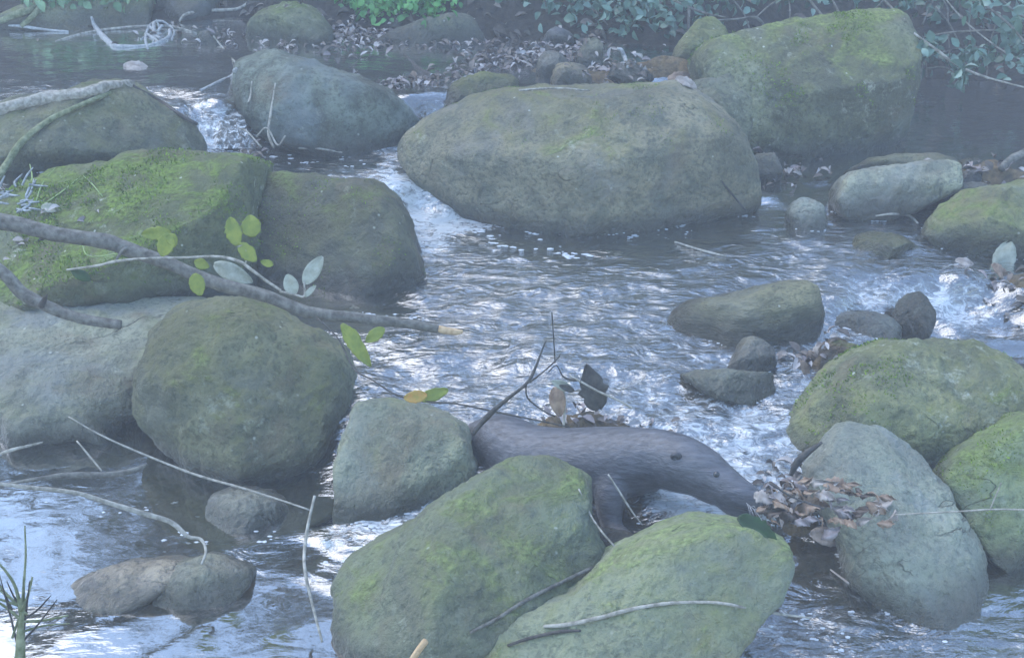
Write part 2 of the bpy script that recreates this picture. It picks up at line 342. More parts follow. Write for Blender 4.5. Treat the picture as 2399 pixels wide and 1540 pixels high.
# bed and banks
X, Y = grid(260, 300, 1.0, 14, .62, 1.0)
Z = terrain(X, Y); Z = Z + nz(X, Y, 0 * X, 5) * .03 + nz(X, Y, 0 * X, 18) * .018
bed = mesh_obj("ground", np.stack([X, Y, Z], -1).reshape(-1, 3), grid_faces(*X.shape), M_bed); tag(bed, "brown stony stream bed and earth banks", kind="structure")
# wide ground sheet around it
gx, gy = np.meshgrid(np.linspace(-12.5, 12.5, 41), np.linspace(-5, 15.5, 41))
gz = -.55 + .0 * gx + np.clip(np.hypot(gx, gy - 4) - 7, 0, 60) * .08
gf = [f for f in grid_faces(41, 41)]
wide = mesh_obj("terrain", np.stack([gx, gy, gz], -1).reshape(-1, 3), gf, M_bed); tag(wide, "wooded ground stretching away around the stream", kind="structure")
# water sheet
X, Y = grid(470, 520, 1.25, 6.6, .5, .45)
WF = wfield(X, Y)
amp = WF[..., 1]
Z = WF[..., 0] + amp * (nz(X * .6, Y * 1.2, 0 * X, 13) * .011 + nz(X * .7, Y * 1.2, 0 * X, 34, 4.) * .006)
wat = mesh_obj("water", np.stack([X, Y, Z], -1).reshape(-1, 3), grid_faces(*X.shape), M_water); tag(wat, "shallow stream water, calm above and rippled below", kind="structure")
for nm, k in (("turb", 1), ("foam", 2)):
    a = wat.data.attributes.new(nm, 'FLOAT', 'POINT'); a.data.foreach_set("value", WF[..., k].ravel().astype(np.float32))

# ------------------------------------------------------------------ boulders
ICO = {}
def ico(n):
    if n not in ICO:
        bm = bmesh.new(); bmesh.ops.create_icosphere(bm, subdivisions=n, radius=1)
        ICO[n] = (np.array([v.co[:] for v in bm.verts]), [tuple(v.index for v in f.verts) for f in bm.faces]); bm.free()
    return ICO[n]
def radial(poly, c, n=360):
    P = np.array(crom(list(poly) + [poly[0]], 5))[:-1] - c
    out = np.zeros(n)
    for i in range(n):
        a = 2 * math.pi * i / n; dx, dy = math.cos(a), math.sin(a); best = 0
        A = P; B = np.roll(P, -1, 0); E = B - A
        den = dx * E[:, 1] - dy * E[:, 0]; den = np.where(abs(den) < 1e-9, 1e-9, den)
        tt = (A[:, 0] * E[:, 1] - A[:, 1] * E[:, 0]) / den; ss = (A[:, 0] * dy - A[:, 1] * dx) / den
        ok = (tt > 0) & (ss >= 0) & (ss <= 1)
        out[i] = tt[ok].max() if ok.any() else 10
    k = np.array([1, 3, 5, 3, 1]) / 13.
    return sum(np.roll(out, j - 2) * k[j] for j in range(5))
def boulder(name, poly, yc, zw, mat, label, thick=.55, lean=.45, ext=.34, power=2.5, sub=6, rough=1., D=None, cuts=(), seed=0., group=None, facets=None, cat="boulder", cen=None, shape='rock'):
    poly = np.array(poly, float)
    c = np.array(cen, float) if cen else (poly.max(0) + poly.min(0)) / 2
    h = poly[:, 1].max() - poly[:, 1].min()
    q = poly.copy(); m = q[:, 1] > c[1]
    q[m, 1] = c[1] + (q[m, 1] - c[1]) * (1 + ext)
    rad = radial(q, c)
    size = min(poly[:, 0].max() - poly[:, 0].min(), h * 1.3)
    def build(D, dirs):
        x, y, z = dirs[:, 0], dirs[:, 1], dirs[:, 2]
        th = np.arctan2(-y, x) % (2 * math.pi); r = np.hypot(x, y)
        s = (r ** power + np.abs(z) ** power) ** (-1 / power)
        rr, zz = r * s, z * s
        k = th / (2 * math.pi) * 360; i0 = np.floor(k).astype(int) % 360; f = k - np.floor(k)
        ro = rad[i0] * (1 - f) + rad[(i0 + 1) % 360] * f
        u = c[0] + rr * ro * np.cos(th); v = c[1] + rr * ro * np.sin(th)
        b = (c[1] - v) / FP * D
        T = thick * size / FP * D
        dep = D + lean * b
        base = C0 + dep[:, None] * (CF + CR * ((u - 1199) / FP)[:, None] + CU * ((770 - v) / FP)[:, None])
        V = base - CF * (zz * T)[:, None]
        C = C0 + ray(*c) * D; S = size / FP * D; V0 = V
        for n_, off in cuts:   # flat faces, in picture axes: right, up, towards the viewer
            n_ = np.array(n_, float); n_ /= np.linalg.norm(n_); nw = CR * n_[0] + CU * n_[1] - CF * n_[2]
            q_ = (V - C) @ nw - off * S
            V = V - nw * np.where(q_ > 0, q_ * .7 * (q_ / (q_ + .06 * S)), 0)[:, None]
        rq = random.Random(int(seed * 37) + 5)
        for _ in range(facets if facets is not None else (6 if size > 220 else 3)):     # broken, flattened faces
            n_ = np.array([rq.gauss(0, .55), rq.gauss(.1, .5), rq.uniform(.75, 1.1)]); n_ /= np.linalg.norm(n_)
            nw = CR * n_[0] + CU * n_[1] - CF * n_[2]; q_ = (V - C) @ nw; off = (q_.max() - q_.min()) * rq.uniform(.78, .9) + q_.min(); q_ = q_ - off
            V = V - nw * np.where(q_ > 0, q_ * .8 * (q_ / (q_ + .025 * S)), 0)[:, None]
        for ax in (CR, CU):    # keep the full width and height
            p0 = (V0 - C) @ ax; p1 = (V - C) @ ax
            V = V + ax * (np.where(p1 > 0, p1 * (p0.max() / max(p1.max(), 1e-6) - 1), p1 * (p0.min() / min(p1.min(), -1e-6) - 1)))[:, None]
        return V, T
    if D is None:
        dirs = ico(4)[0]; dg = depth_on(c[0], yc, zw); lo, hi = dg * .9, dg * 1.7
        for _ in range(22):
            mid = (lo + hi) / 2; V, _T = build(mid, dirs)
            A = V[V[:, 2] > zw]
            row = proj(A)[1].max() if len(A) else -1e9
            if row > yc: lo = mid
            else: hi = mid
        D = (lo + hi) / 2
    dirs, F = ico(sub); V, T = build(D, dirs)
    C = V.mean(0); S = size / FP * D
    N = V - C; N /= np.linalg.norm(N, axis=1, keepdims=True)
    dv = np.zeros(len(V))
    for i, (p, d) in enumerate(zip(V, dirs)):
        a = Vector((p[0] + seed, p[1] - seed * 2, p[2] + seed * 3))
        dv[i] = S * .022 * noise.noise(a * (2.4 / S)) + S * .014 * noise.noise(a * (6 / S)) + .009 * noise.noise(a * 19) + .004 * abs(noise.noise(a * 33)) - .005 * max(0, .25 - abs(noise.noise(a * 11))) * 2 + .003 * noise.noise(a * 60) + .0018 * noise.noise(a * 130)
    V = V + N * (dv * rough)[:, None]
    o = mesh_obj(name, V, F, mat); recenter(o, C)
    tag(o, label, cat, group)
    o['depth'] = float(D)
    del o['depth']
    BINFO[label] = (D, S, V, C)
    return o
BINFO = {}
G, O_, LG = (.15, .165, .135), (.15, .165, .10), (.22, .24, .20)
B = boulder
b_giant = B("boulder", [(1614,145),(1640,110),(1700,90),(1800,65),(1900,48),(2000,33),(2080,27),(2115,42),(2138,90),(2148,160),(2151,230),(2145,275),(2110,318),(2060,345),(1990,365),(1900,372),(1820,365),(1770,345),(1700,290),(1640,210)], 372, .05,
  rock_mat("rock_giant", (.17, .19, .13), (.06, .07, .045), .42, (.17, .21, .06), .75, 1., zw=.05), "largest mossy boulder, blocky, standing at the upper right in front of the brambles", thick=.5, lean=.55, power=2.9, sub=7, seed=1, cuts=[((0, .8, .6), .36), ((.8, -.1, .6), .45)])
b_round2 = B("boulder", [(1600,225),(1625,195),(1690,175),(1730,180),(1760,205),(1773,250),(1768,295),(1740,325),(1680,330),(1620,290)], 330, .10,
  rock_mat("rock_round2", (.15, .17, .13), (.07, .08, .06), .25, lich=.6, seed=2., zw=.1), "dark round boulder leaning on the largest boulder", D=4.62, sub=6, seed=2)
b_big = B("boulder", [(925,365),(945,318),(1000,280),(1060,250),(1130,225),(1250,211),(1380,212),(1500,202),(1575,198),(1625,215),(1680,255),(1730,310),(1757,360),(1778,420),(1780,455),(1720,480),(1560,505),(1450,530),(1350,546),(1260,546),(1190,530),(1110,500),(1010,445),(950,405)], 546, .0,
  rock_mat("rock_big", (.235, .235, .19), (.085, .095, .07), .36, (.16, .20, .06), .55, 3., zw=.0), "broad pale mossy boulder sloping into the pool at the middle of the stream", thick=.62, lean=.75, ext=.34, sub=7, seed=3, power=2.3, facets=3, cen=(1400, 385), cuts=[((-.45, .3, .8), .46)])
B("boulder", [(548,190),(556,155),(610,130),(650,124),(700,138),(780,168),(860,190),(930,222),(980,265),(990,285),(950,312),(900,337),(850,350),(790,348),(700,335),(620,305),(570,265),(550,225)], 364, .11,
  rock_mat("rock_oblong", (.16, .185, .16), (.06, .07, .055), .22, (.10, .15, .04), .4, 4., zw=.11), "long grey boulder beside the small waterfall", thick=.6, lean=.5, sub=6, seed=4, facets=2, power=2.2)
B("boulder", [(-120,275),(0,252),(60,236),(140,228),(200,214),(270,194),(320,200),(380,238),(430,275),(462,310),(470,345),(420,372),(280,395),(100,425),(-120,440)], 430, .11,
  rock_mat("rock_slab_left", (.13, .145, .11), (.05, .06, .04), .38, (.10, .13, .04), .35, 5., zw=.11), "dark sloping boulder under the curved stick at the left of the waterfall", thick=.6, lean=.8, sub=6, seed=5, D=4.36, ext=.2, facets=3)
b_moss = B("boulder", [(-90,500),(-20,470),(80,432),(180,397),(265,392),(300,372),(360,361),(450,364),(540,369),(612,378),(621,420),(615,500),(608,600),(590,670),(400,705),(150,705),(-60,680),(-110,600)], 705, .0,
  rock_mat("rock_mossy", (.12, .14, .08), (.05, .065, .03), .47, (.12, .18, .02), .7, 6., zw=.0), "bright green moss-covered boulder behind the thick branch", thick=.6, lean=.55, power=3.2, sub=7, seed=6, D=3.93, facets=4, cuts=[((-.1, .85, .5), .36)])
b_dark = B("boulder", [(605,430),(622,405),(700,408),(780,420),(880,430),(932,462),(960,510),(972,560),(1000,625),(992,655),(900,678),(760,690),(650,690),(600,640),(596,520)], 690, .0,
  rock_mat("rock_dark", (.12, .13, .09), (.05, .055, .04), .42, (.11, .15, .035), .4, 7., zw=.0), "dark flat-sided boulder between the green mossy boulder and the chute", thick=.55, lean=.5, power=2.9, sub=6, seed=7, cuts=[((0, .8, .6), .40)])
b_leftslab = B("boulder", [(-120,730),(0,697),(100,690),(250,688),(420,692),(500,705),(500,800),(420,930),(335,960),(325,1010),(230,1000),(140,1010),(60,1035),(-120,1060)], 1040, -.12,
  rock_mat("rock_leftslab", (.21, .22, .18), (.11, .12, .09), .30, (.12, .16, .05), .45, 8., zw=-.12), "broad pale boulder at the left edge behind the round boulder", thick=.5, lean=.6, power=2.8, sub=7, seed=8, D=3.55, facets=4, cuts=[((-.1, .7, .7), .3)])
b_round = B("boulder", [(335,850),(365,765),(420,715),(500,697),(570,697),(640,713),(700,742),(770,780),(814,820),(829,880),(823,940),(800,1010),(760,1070),(700,1110),(620,1130),(540,1125),(450,1090),(390,1050),(342,990),(322,925)], 1130, -.12,
  rock_mat("rock_roundfront", (.155, .165, .11), (.07, .08, .05), .40, (.14, .17, .045), .45, 9., zw=-.12), "round olive boulder under the tip half of the thick branch", thick=.42, lean=.35, ext=.1, power=2.2, sub=7, seed=9, facets=2)
b_pale = B("boulder", [(818,975),(845,942),(900,934),(960,940),(1040,963),(1090,1000),(1105,1050),(1114,1110),(1060,1150),(980,1190),(900,1215),(830,1220),(788,1200),(785,1120),(800,1040)], 1215, -.10,
  rock_mat("rock_pale", (.24, .265, .20), (.13, .15, .11), .30, (.17, .20, .09), .35, 10., zw=-.1), "pale squarish stone between the round boulder and the otter", thick=.4, lean=.55, power=3., sub=6, seed=10, cuts=[((0, .5, .8), .3)])
b_front = B("boulder", [(778,1370),(800,1330),(850,1290),(950,1230),(1050,1160),(1120,1120),(1200,1085),(1260,1077),(1330,1089),(1370,1115),(1386,1150),(1388,1230),(1425,1290),(1400,1345),(1300,1390),(1200,1440),(1080,1510),(980,1550),(880,1570),(820,1520),(785,1440)], 1570, -.12,
  rock_mat("rock_front", (.165, .185, .125), (.085, .10, .07), .40, (.15, .19, .06), .35, 11., zw=-.12), "long mottled boulder in front of the otter's body", thick=.45, lean=.3, power=2.7, sub=7, seed=11, D=2.66, cuts=[((-.35, .85, .45), .34)])
b_front2 = B("boulder", [(1040,1580),(1110,1500),(1200,1440),(1320,1390),(1420,1305),(1500,1258),(1600,1214),(1690,1205),(1770,1228),(1832,1264),(1843,1310),(1822,1380),(1770,1440),(1730,1500),(1690,1570),(1500,1660),(1200,1680)], 1600, -.16,
  rock_mat("rock_front2", (.19, .215, .155), (.15, .17, .12), .42, (.20, .25, .09), .45, 12., zw=-.16), "pale green boulder at the bottom edge with two sticks lying across it", thick=.5, lean=.5, power=2.7, sub=7, seed=12, D=2.50, cuts=[((-.1, .8, .55), .32)])
b_tall = B("boulder", [(1883,1092),(1918,1040),(1975,1000),(2062,1000),(2112,1028),(2160,1080),(2210,1140),(2250,1210),(2300,1262),(2319,1330),(2305,1420),(2260,1460),(2180,1472),(2110,1450),(2040,1410),(1990,1350),(1968,1270),(1930,1210),(1898,1150)], 1470, -.16,
  rock_mat("rock_tall", (.24, .27, .235), (.15, .17, .145), .15, (.15, .19, .08), .25, 13., zw=-.16), "smooth grey slab leaning down to the water at the lower right", thick=.4, lean=.45, power=2.8, sub=7, seed=13, cuts=[((-.3, .3, .9), .3)])
b_right = B("boulder", [(1830,1010),(1900,912),(1960,850),(2010,815),(2100,798),(2200,794),(2280,800),(2350,830),(2410,880),(2450,960),(2420,1040),(2300,1100),(2180,1120),(2060,1110),(1920,1080),(1850,1060)], 1080, -.08,
  rock_mat("rock_right", (.17, .20, .13), (.075, .09, .055), .38, (.12, .17, .03), .7, 14., zw=-.08), "green-topped mossy boulder beneath the cascade on the right", thick=.5, lean=.5, power=2.5, sub=7, seed=14, D=3.18)
b_right2 = B("boulder", [(2190,1115),(2230,1060),(2290,1010),(2350,985),(2430,965),(2560,1030),(2600,1150),(2560,1280),(2430,1310),(2330,1275),(2250,1205)], 1310, -.15,
  rock_mat("rock_right2", (.19, .22, .13), (.08, .10, .055), .46, (.15, .20, .05), .5, 15., zw=-.15), "mossy green boulder cut by the right edge behind the grey slab", thick=.45, lean=.4, sub=6, seed=15, D=2.95)
B("boulder", [(1555,745),(1600,710),(1700,690),(1800,665),(1870,658),(1910,678),(1922,730),(1905,785),(1850,805),(1750,803),(1650,797),(1585,780)], 803, -.01,
  rock_mat("rock_riffle", (.17, .175, .12), (.075, .08, .05), .2, (.13, .16, .05), .5, 16., zw=-.01, streak=12), "low streaked boulder lying in the middle of the riffle", thick=.75, lean=.9, sub=6, seed=16, ext=.35)
for poly, yc, zw, lab, kw, bc in [
 ([(1695,860),(1735,805),(1768,792),(1800,812),(1817,850),(1780,872),(1730,872)], 868, -.01, "small pointed wet stone below the low streaked boulder", dict(power=2.2), (.2, .2, .17)),
 ([(1592,876),(1640,866),(1750,868),(1808,880),(1812,915),(1745,937),(1670,925),(1615,898)], 937, -.02, "flat pale stone awash in the riffle below the pointed wet stone", dict(lean=.5, thick=.6, power=3.2, facets=2), (.26, .27, .20)),
 ([(1948,465),(1972,412),(2050,398),(2150,381),(2222,386),(2240,412),(2234,447),(2150,477),(2080,496),(1990,497)], 496, .03, "pale angular slab tilted in the calm water on the right", dict(lean=.8, thick=.8, power=3.2), (.28, .31, .26)),
 ([(1975,402),(2040,372),(2150,361),(2222,370),(2245,400),(2200,425),(2050,425)], 425, .05, "flat brownish stone behind the pale angular slab", dict(lean=1.1, thick=.9, power=2.8), (.17, .18, .11)),
 ([(2162,540),(2195,490),(2260,448),(2330,434),(2430,430),(2500,490),(2490,570),(2340,592),(2230,578)], 590, .0, "mossy boulder at the right edge above the cascade", dict(lean=.5), (.19, .22, .14)),
 ([(1838,510),(1855,475),(1885,464),(1920,478),(1937,520),(1905,545),(1855,540)], 540, .0, "small pale round stone at the head of the riffle", dict(), (.27, .30, .28)),
 ([(1755,372),(1785,361),(1812,366),(1830,405),(1800,420),(1760,425)], 422, .04, "small square grey block against the broad pale boulder", dict(power=4.), (.16, .17, .15)),
 ([(1038,250),(1055,208),(1105,180),(1160,171),(1205,181),(1217,200),(1195,228),(1110,262),(1050,270)], 262, .25, "small olive mossy boulder above the middle fall", dict(D=4.6), (.14, .16, .09)),
 ([(560,98),(600,48),(640,20),(700,11),(740,24),(775,60),(788,104),(700,112),(620,108)], 103, .26, "humped mossy boulder out in the upper pool", dict(), (.15, .17, .11)),
 ([(855,100),(950,62),(1040,37),(1092,37),(1120,58),(1134,98),(1080,110),(960,112)], 104, .26, "low boulder with a flat grassy top at the leafy bank", dict(power=2.8), (.16, .18, .15)),
 ([(-60,60),(40,48),(80,10),(150,-30),(260,-60),(345,-50),(356,10),(330,60),(200,78),(60,75)], 70, .26, "wide pale green boulder on the far bank in the top left corner", dict(lean=.6), (.20, .23, .17)),
 ([(360,30),(380,-30),(440,-50),(500,-30),(510,20),(470,50),(400,52)], 46, .26, "grey boulder on the far bank beside the wide pale green one", dict(lean=.6), (.15, .165, .15)),
 ([(1566,142),(1590,98),(1630,52),(1660,37),(1690,47),(1708,85),(1680,115),(1630,150),(1590,160)], 150, .25, "yellow-green stone leaning against the back of the largest boulder", dict(lean=.3, D=5.0), (.20, .21, .10)),
 ([(1286,195),(1298,160),(1330,148),(1368,153),(1382,178),(1376,202),(1330,212),(1295,208)], 206, .26, "smooth tan cobble, frontmost of the cobbles on the leafy bar", dict(), (.24, .23, .19)),
 ([(1257,165),(1262,138),(1285,124),(1312,128),(1330,150),(1300,180),(1270,180)], 180, .26, "grey cobble touching the left side of the tan cobble", dict(), (.18, .18, .17)),
 ([(1350,135),(1362,105),(1388,91),(1408,102),(1413,132),(1395,158),(1360,160)], 155, .26, "upright pale cobble behind the tan cobble on the leafy bar", dict(), (.22, .23, .18)),
 ([(1268,92),(1282,72),(1310,66),(1335,80),(1340,98),(1300,105)], 100, .27, "bluish stone poking from the leaves at the back of the leafy bar", dict(), (.22, .24, .28)),
 ([(1420,180),(1432,155),(1470,148),(1510,160),(1530,185),(1470,195)], 188, .28, "flat grey stone half buried in leaves left of the largest boulder", dict(), (.20, .21, .20)),
 ([(457,95),(468,76),(490,69),(512,78),(518,98),(490,105)], 101, .26, "little round stone standing alone in the upper pool", dict(), (.2, .22, .2)),
 ([(484,1195),(500,1160),(560,1142),(620,1145),(660,1170),(687,1215),(640,1232),(560,1250),(500,1243)], 1245, -.12, "pale wrinkled stone in the brown shallows below the round boulder", dict(lean=.5, thick=.6, power=3.2, facets=2), (.33, .32, .26)),
 ([(128,1402),(170,1362),(280,1320),(380,1308),(462,1320),(450,1352),(340,1405),(250,1440),(180,1437)], 1437, -.12, "pitted pinkish stone lying in the bright water at the lower left", dict(lean=.5, thick=.6, power=3.4, facets=2), (.46, .44, .42)),
 ([(360,1395),(400,1330),(450,1305),(520,1300),(595,1338),(570,1382),(500,1415),(420,1427)], 1424, -.12, "smooth olive stone behind the pitted stone at the lower left", dict(lean=.5, thick=.6, power=3., facets=2), (.32, .33, .26)),
 ([(2092,758),(2105,705),(2145,682),(2182,725),(2175,775),(2130,790)], 785, -.07, "dark wet stone splitting the cascade", dict(), (.08, .085, .07)),
 ([(1922,875),(1918,820),(1945,796),(1990,800),(2015,830),(1975,880)], 872, -.02, "reddish brown stone behind the dead leaves left of the green-topped boulder", dict(), (.14, .10, .075)),
 ([(2246,425),(2255,402),(2285,398),(2300,415),(2290,432),(2260,437)], 434, .06, "small bluish stone right of the pale angular slab", dict(), (.24, .27, .29)),
 ([(2222,455),(2245,432),(2290,428),(2320,440),(2300,462),(2240,470)], 466, .05, "flat bluish stone just below the small bluish stone", dict(), (.25, .28, .29)),
 ([(2238,382),(2262,370),(2298,374),(2304,392),(2270,402)], 400, .055, "long olive stone at the edge of the calm water right of the slab", dict(lean=1.), (.16, .18, .12)),
 ([(2035,492),(2045,480),(2058,479),(2066,488),(2058,497)], 497, .02, "tiny pinkish pebble in front of the pale angular slab", dict(), (.36, .33, .36)),
 ([(1930,760),(1960,735),(2020,728),(2085,745),(2100,790),(2030,815),(1950,805)], 812, -.07, "drowned dome-shaped stone in the cascade beside the dark wet stone", dict(lean=.8, thick=.8), (.20, .23, .22)),
 ([(1990,575),(2010,550),(2060,545),(2120,560),(2150,590),(2090,600),(2020,595)], 596, -.0, "yellow-green stone just breaking the riffle left of the mossy edge boulder", dict(lean=1.4, thick=.8), (.22, .24, .12)),
 ([(1400,1310),(1395,1250),(1420,1235),(1480,1250),(1500,1290),(1460,1330)], 1330, -.12, "dark brown stone in the gap between the two front boulders", dict(D=2.75), (.07, .065, .05)),
]:
    nm = "pebble" if "pebble" in lab else ("stone" if ("stone" in lab or "cobble" in lab or "block" in lab or "slab" in lab) else "boulder")
    i = len(BINFO)
    mo = .42 if ("moss" in lab or "green" in lab) else .16
    k = dict(sub=6 if nm == "boulder" or (max(p[0] for p in poly) - min(p[0] for p in poly)) > 150 else 5, seed=20. + i); k.update(kw)
    B(nm, poly, yc, zw, rock_mat("rock_%d" % i, bc, tuple(x * .42 for x in bc), mo, (.13, .18, .04), .45, float(i), zw=zw, wet=.4 if ("wet" in lab or "drowned" in lab) else 0.), lab, cat="boulder" if nm == "boulder" else ("pebble" if nm == "pebble" else "stone"), **k)

# ------------------------------------------------------------------ ray casts to lay things on what carries them
bpy.context.view_layer.update(); DG = bpy.context.evaluated_depsgraph_get()
def hit(u, v):
    r = Vector(tuple(ray(u, v))).normalized(); ok, p, n, i, o, m = sc.ray_cast(DG, Vector((0, 0, CAMH)), r)
    return (np.array(p), np.array(n), o) if ok else (at(u, v, 6), np.array([0, 0, 1.]), None)
def drop(x, y, z=2.5):
    ok, p, n, i, o, m = sc.ray_cast(DG, Vector((float(x), float(y), z)), Vector((0, 0, -1)))
    return (np.array(p), np.array(n), o) if ok else (np.array([x, y, 0.]), np.array([0, 0, 1.]), None)

# ------------------------------------------------------------------ moss cushions growing on some boulders
def moss_on(ob, n, lmin, lmax, upmin, thr, sc_=7, cols=((.08, .14, .01), (.20, .30, .03), (.13, .2, .02))):
    me = ob.data; nv = len(me.vertices)
    co = np.empty(nv * 3); me.vertices.foreach_get("co", co); co = co.reshape(-1, 3)
    no = np.empty(nv * 3); me.vertices.foreach_get("normal", no); no = no.reshape(-1, 3)
    idx = rng.permutation(nv); P, N = [], []
    for i in idx:
        if len(P) >= n: break
        if no[i][2] < upmin or no[i][1] > .75: continue
        if noise.noise(Vector(co[i] * sc_)) + .5 * noise.noise(Vector(co[i] * sc_ * 3)) < thr: continue
        P.append(co[i]); N.append(no[i])
    P = np.array(P) + np.array(ob.location); N = np.array(N); k = len(P)
    d = N * .7 + rng.normal(0, .6, (k, 3)); L = rng.uniform(lmin, lmax, k)
    c = np.array(cols)[rng.integers(0, len(cols), k)] * rng.uniform(.6, 1.2, (k, 1))
    return leaves_mesh("moss", P - N * .002, d, N + rng.normal(0, .3, (k, 3)), L, L * .35, M_moss, ob, .3, .1, c)
for ob, n, a, b, up, th in ((b_moss, 9000, .005, .013, .25, .08), (b_right, 2500, .004, .010, .45, .26), (b_giant, 3500, .005, .012, .3, .2), (b_dark, 1800, .004, .010, .3, .15), (b_big, 1500, .004, .009, .45, .32), (b_right2, 1200, .003, .009, .3, .2)):
    o = moss_on(ob, n, a, b, up, th); tag(o, kind="stuff")

# ------------------------------------------------------------------ the otter
def otter():
    body_pts = [(960,1120,16,3.34),(1020,1090,24,3.26),(1075,1060,36,3.18),(1125,1040,56,3.12),(1175,1040,72,3.07),(1235,1075,84,3.03),(1310,1088,87,3.0),(1400,1088,90,2.97),(1480,1080,82,2.93),(1545,1074,70,2.90),(1600,1088,68,2.87),(1645,1106,60,2.85),(1685,1130,49,2.83),(1722,1152,41,2.81),(1752,1168,35,2.80),(1776,1180,28,2.80),(1790,1187,16,2.80)]
    V, F = [], []
    def add(pts, seg=20):
        P = [at(u, v, d) for u, v, r, d in pts]; rad = [r / FP * d for u, v, r, d in pts]
        a, b = tube_geo(P, rad, seg, 5, 0, len(V)); V.extend(a); F.extend(b)
    add(body_pts, 28)
    add([(1450,1100,50,2.92),(1432,1150,42,2.90),(1428,1195,33,2.89),(1436,1235,24,2.88),(1462,1258,22,2.85),(1480,1262,14,2.83)])      # near fore leg
    add([(1470,1100,46,2.98),(1520,1150,30,2.98),(1530,1200,22,2.97),(1545,1215,18,2.94)])                                       # far fore leg
    add([(1205,1090,66,3.04),(1180,1150,52,3.01),(1165,1200,34,2.99),(1190,1235,24,2.96)])                                         # near hind leg
    add([(1215,1085,56,3.14),(1200,1150,40,3.14),(1200,1200,24,3.12)])
    add([(1640,1105,50,2.86),(1655,1130,46,2.855),(1690,1160,30,2.83)])                                                               # cheek and jaw
    add([(1690,1168,22,2.82),(1722,1192,22,2.81),(1748,1206,16,2.80),(1758,1208,8,2.80)])                                              # lower jaw
    o = mesh_obj("body", V, F, None_mat)
    m = o.modifiers.new("r", 'REMESH'); m.mode = 'VOXEL'; m.voxel_size = .0055
    s = o.modifiers.new("s", 'SMOOTH'); s.factor = .6; s.iterations = 9
    bpy.context.view_layer.update(); dg = bpy.context.evaluated_depsgraph_get()
    me = bpy.data.meshes.new_from_object(o.evaluated_get(dg)); bpy.data.objects.remove(o)
    me.polygons.foreach_set("use_smooth", [True] * len(me.polygons)); me.materials.clear(); me.materials.append(M_fur)
    root = empty("otter", at_z(1300, 1200, -.08))
    ob = bpy.data.objects.new("body", me); COL.objects.link(ob); ob.parent = root; ob.matrix_parent_inverse = Matrix.Translation(root.location).inverted()
    tag(root, "dark wet otter climbing over the stones with its head down at the leaves", "otter")
    nv = len(me.vertices); co = np.empty(nv * 3); me.vertices.foreach_get("co", co); co = co.reshape(-1, 3)
    no = np.empty(nv * 3); me.vertices.foreach_get("normal", no); no = no.reshape(-1, 3)
    sp = np.array([at(u, v, d) for u, v, r, d in body_pts]); tg = np.gradient(sp, axis=0); tg /= np.linalg.norm(tg, axis=1, keepdims=True)
    k = rng.integers(0, nv, 15000); P = co[k] + rng.normal(0, .0015, (15000, 3)); N = no[k]
    near = np.argmin(((P[:, None] - sp[None]) ** 2).sum(-1), 1); T = -tg[near]
    D = T - (T * N).sum(1, keepdims=True) * N; D /= np.linalg.norm(D, axis=1, keepdims=True) + 1e-6
    D = D + N * rng.uniform(.03, .09, (15000, 1))
    sz = np.where(near > 10, .55, 1.); L = rng.uniform(.008, .016, 15000) * sz
    cc = np.array([(.065, .065, .072), (.085, .085, .094), (.105, .105, .117)])[rng.integers(0, 3, 15000)]
    sel = rng.random(15000) < .5
    leaves_mesh("fur", (P + N * .0012)[sel], D[sel], N[sel], L[sel], .0009 + 0 * L[sel], M_furb, root, .02, .0, cc[sel])
    bpy.context.view_layer.update()
    def surf(u, v):
        p, n, x = hit(u, v); return p, n
    def ball(name, p, r, mat, sx=(1, 1, 1), sub=3):
        v, f = ico(sub); return mesh_obj(name, v * np.array(sx) * r + p, f, mat, root)
    p, n = surf(1583, 1070); v, f = ico(4)
    E = v * np.array([.013, .008, .010]); E = E * .9 + np.maximum(0, 1 - np.hypot(v[:, 0] + .2, v[:, 2] + .2) * 1.6)[:, None] * np.where(v[:, 1:2] < 0, 1, 0) * np.array([0, .006, 0])
    mesh_obj("ear", E + p + np.array([0, .0, .002]), f, M_furd, root)
    p, n = surf(1678, 1110); ball("eye", p - n * .002, .0066, M_eye)
    Pm = []
    for (u, v) in ((1722, 1186), (1738, 1190), (1754, 1194), (1768, 1196), (1778, 1196)):
        q, n = surf(u, v); Pm.append(q + n * .0008)
    tube("mouth_line", Pm, [.0012, .002, .0022, .002, .0012], M_nose, root, 6, 4, 0)
    ball("nose", at(1797, 1182, 2.79), .012, M_nose, (1.0, .9, .8))
    for i in range(8):
        a = at(1748 + i * 3, 1176 + i * 2.5, 2.775); b = a + np.array([rng.uniform(-.01, .04), rng.uniform(-.05, -.02), rng.uniform(-.03, .015)])
        tube("whisker", [a, (a + b) / 2 + np.array([0, 0, .004]), b], [.0006, .0005, .0002], M_whisk, root, 4, 3, 0)
    # toes of the near forefoot
    for i in range(5):
        a = at(1462 + i * 6, 1255 + i * 2, 2.86 - i * .004); b = at(1488 + i * 7, 1268 + i * 1.5, 2.80 - i * .006)
        tube("toe", [a, (a + b) / 2 + np.array([0, 0, .006]), b], [.007, .0065, .003], M_furd, root, 8, 4, 0)
t = NT("otter_fur"); co = t.coord(); n1 = t.noise(t.mapv(co, scale=(.22, 1, 1.5), rot=(0, R(8), 0)), 75, 5, .65); n2 = t.noise(co, 9, 3)
c = t.mix(t.ramp(n1, [(.3, 0.), (.7, 1.)]), (.032, .032, .037), (.12, .12, .134)); c = t.mix(t.ramp(n2, [(.4, 0.), (.7, .3)]), c, (.11, .11, .12))
M_fur = t.done(t.bsdf(c, .42, t.bump(n1, .8, .006), .7))
M_furb = simple_mat("otter_guard_hair", (.06, .06, .066), (.12, .12, .13), 50, .4, .2, .002, .6, tint=True)
M_furd = simple_mat("otter_dark", (.028, .027, .03), (.062, .06, .064), 80, .5, .4, .002)
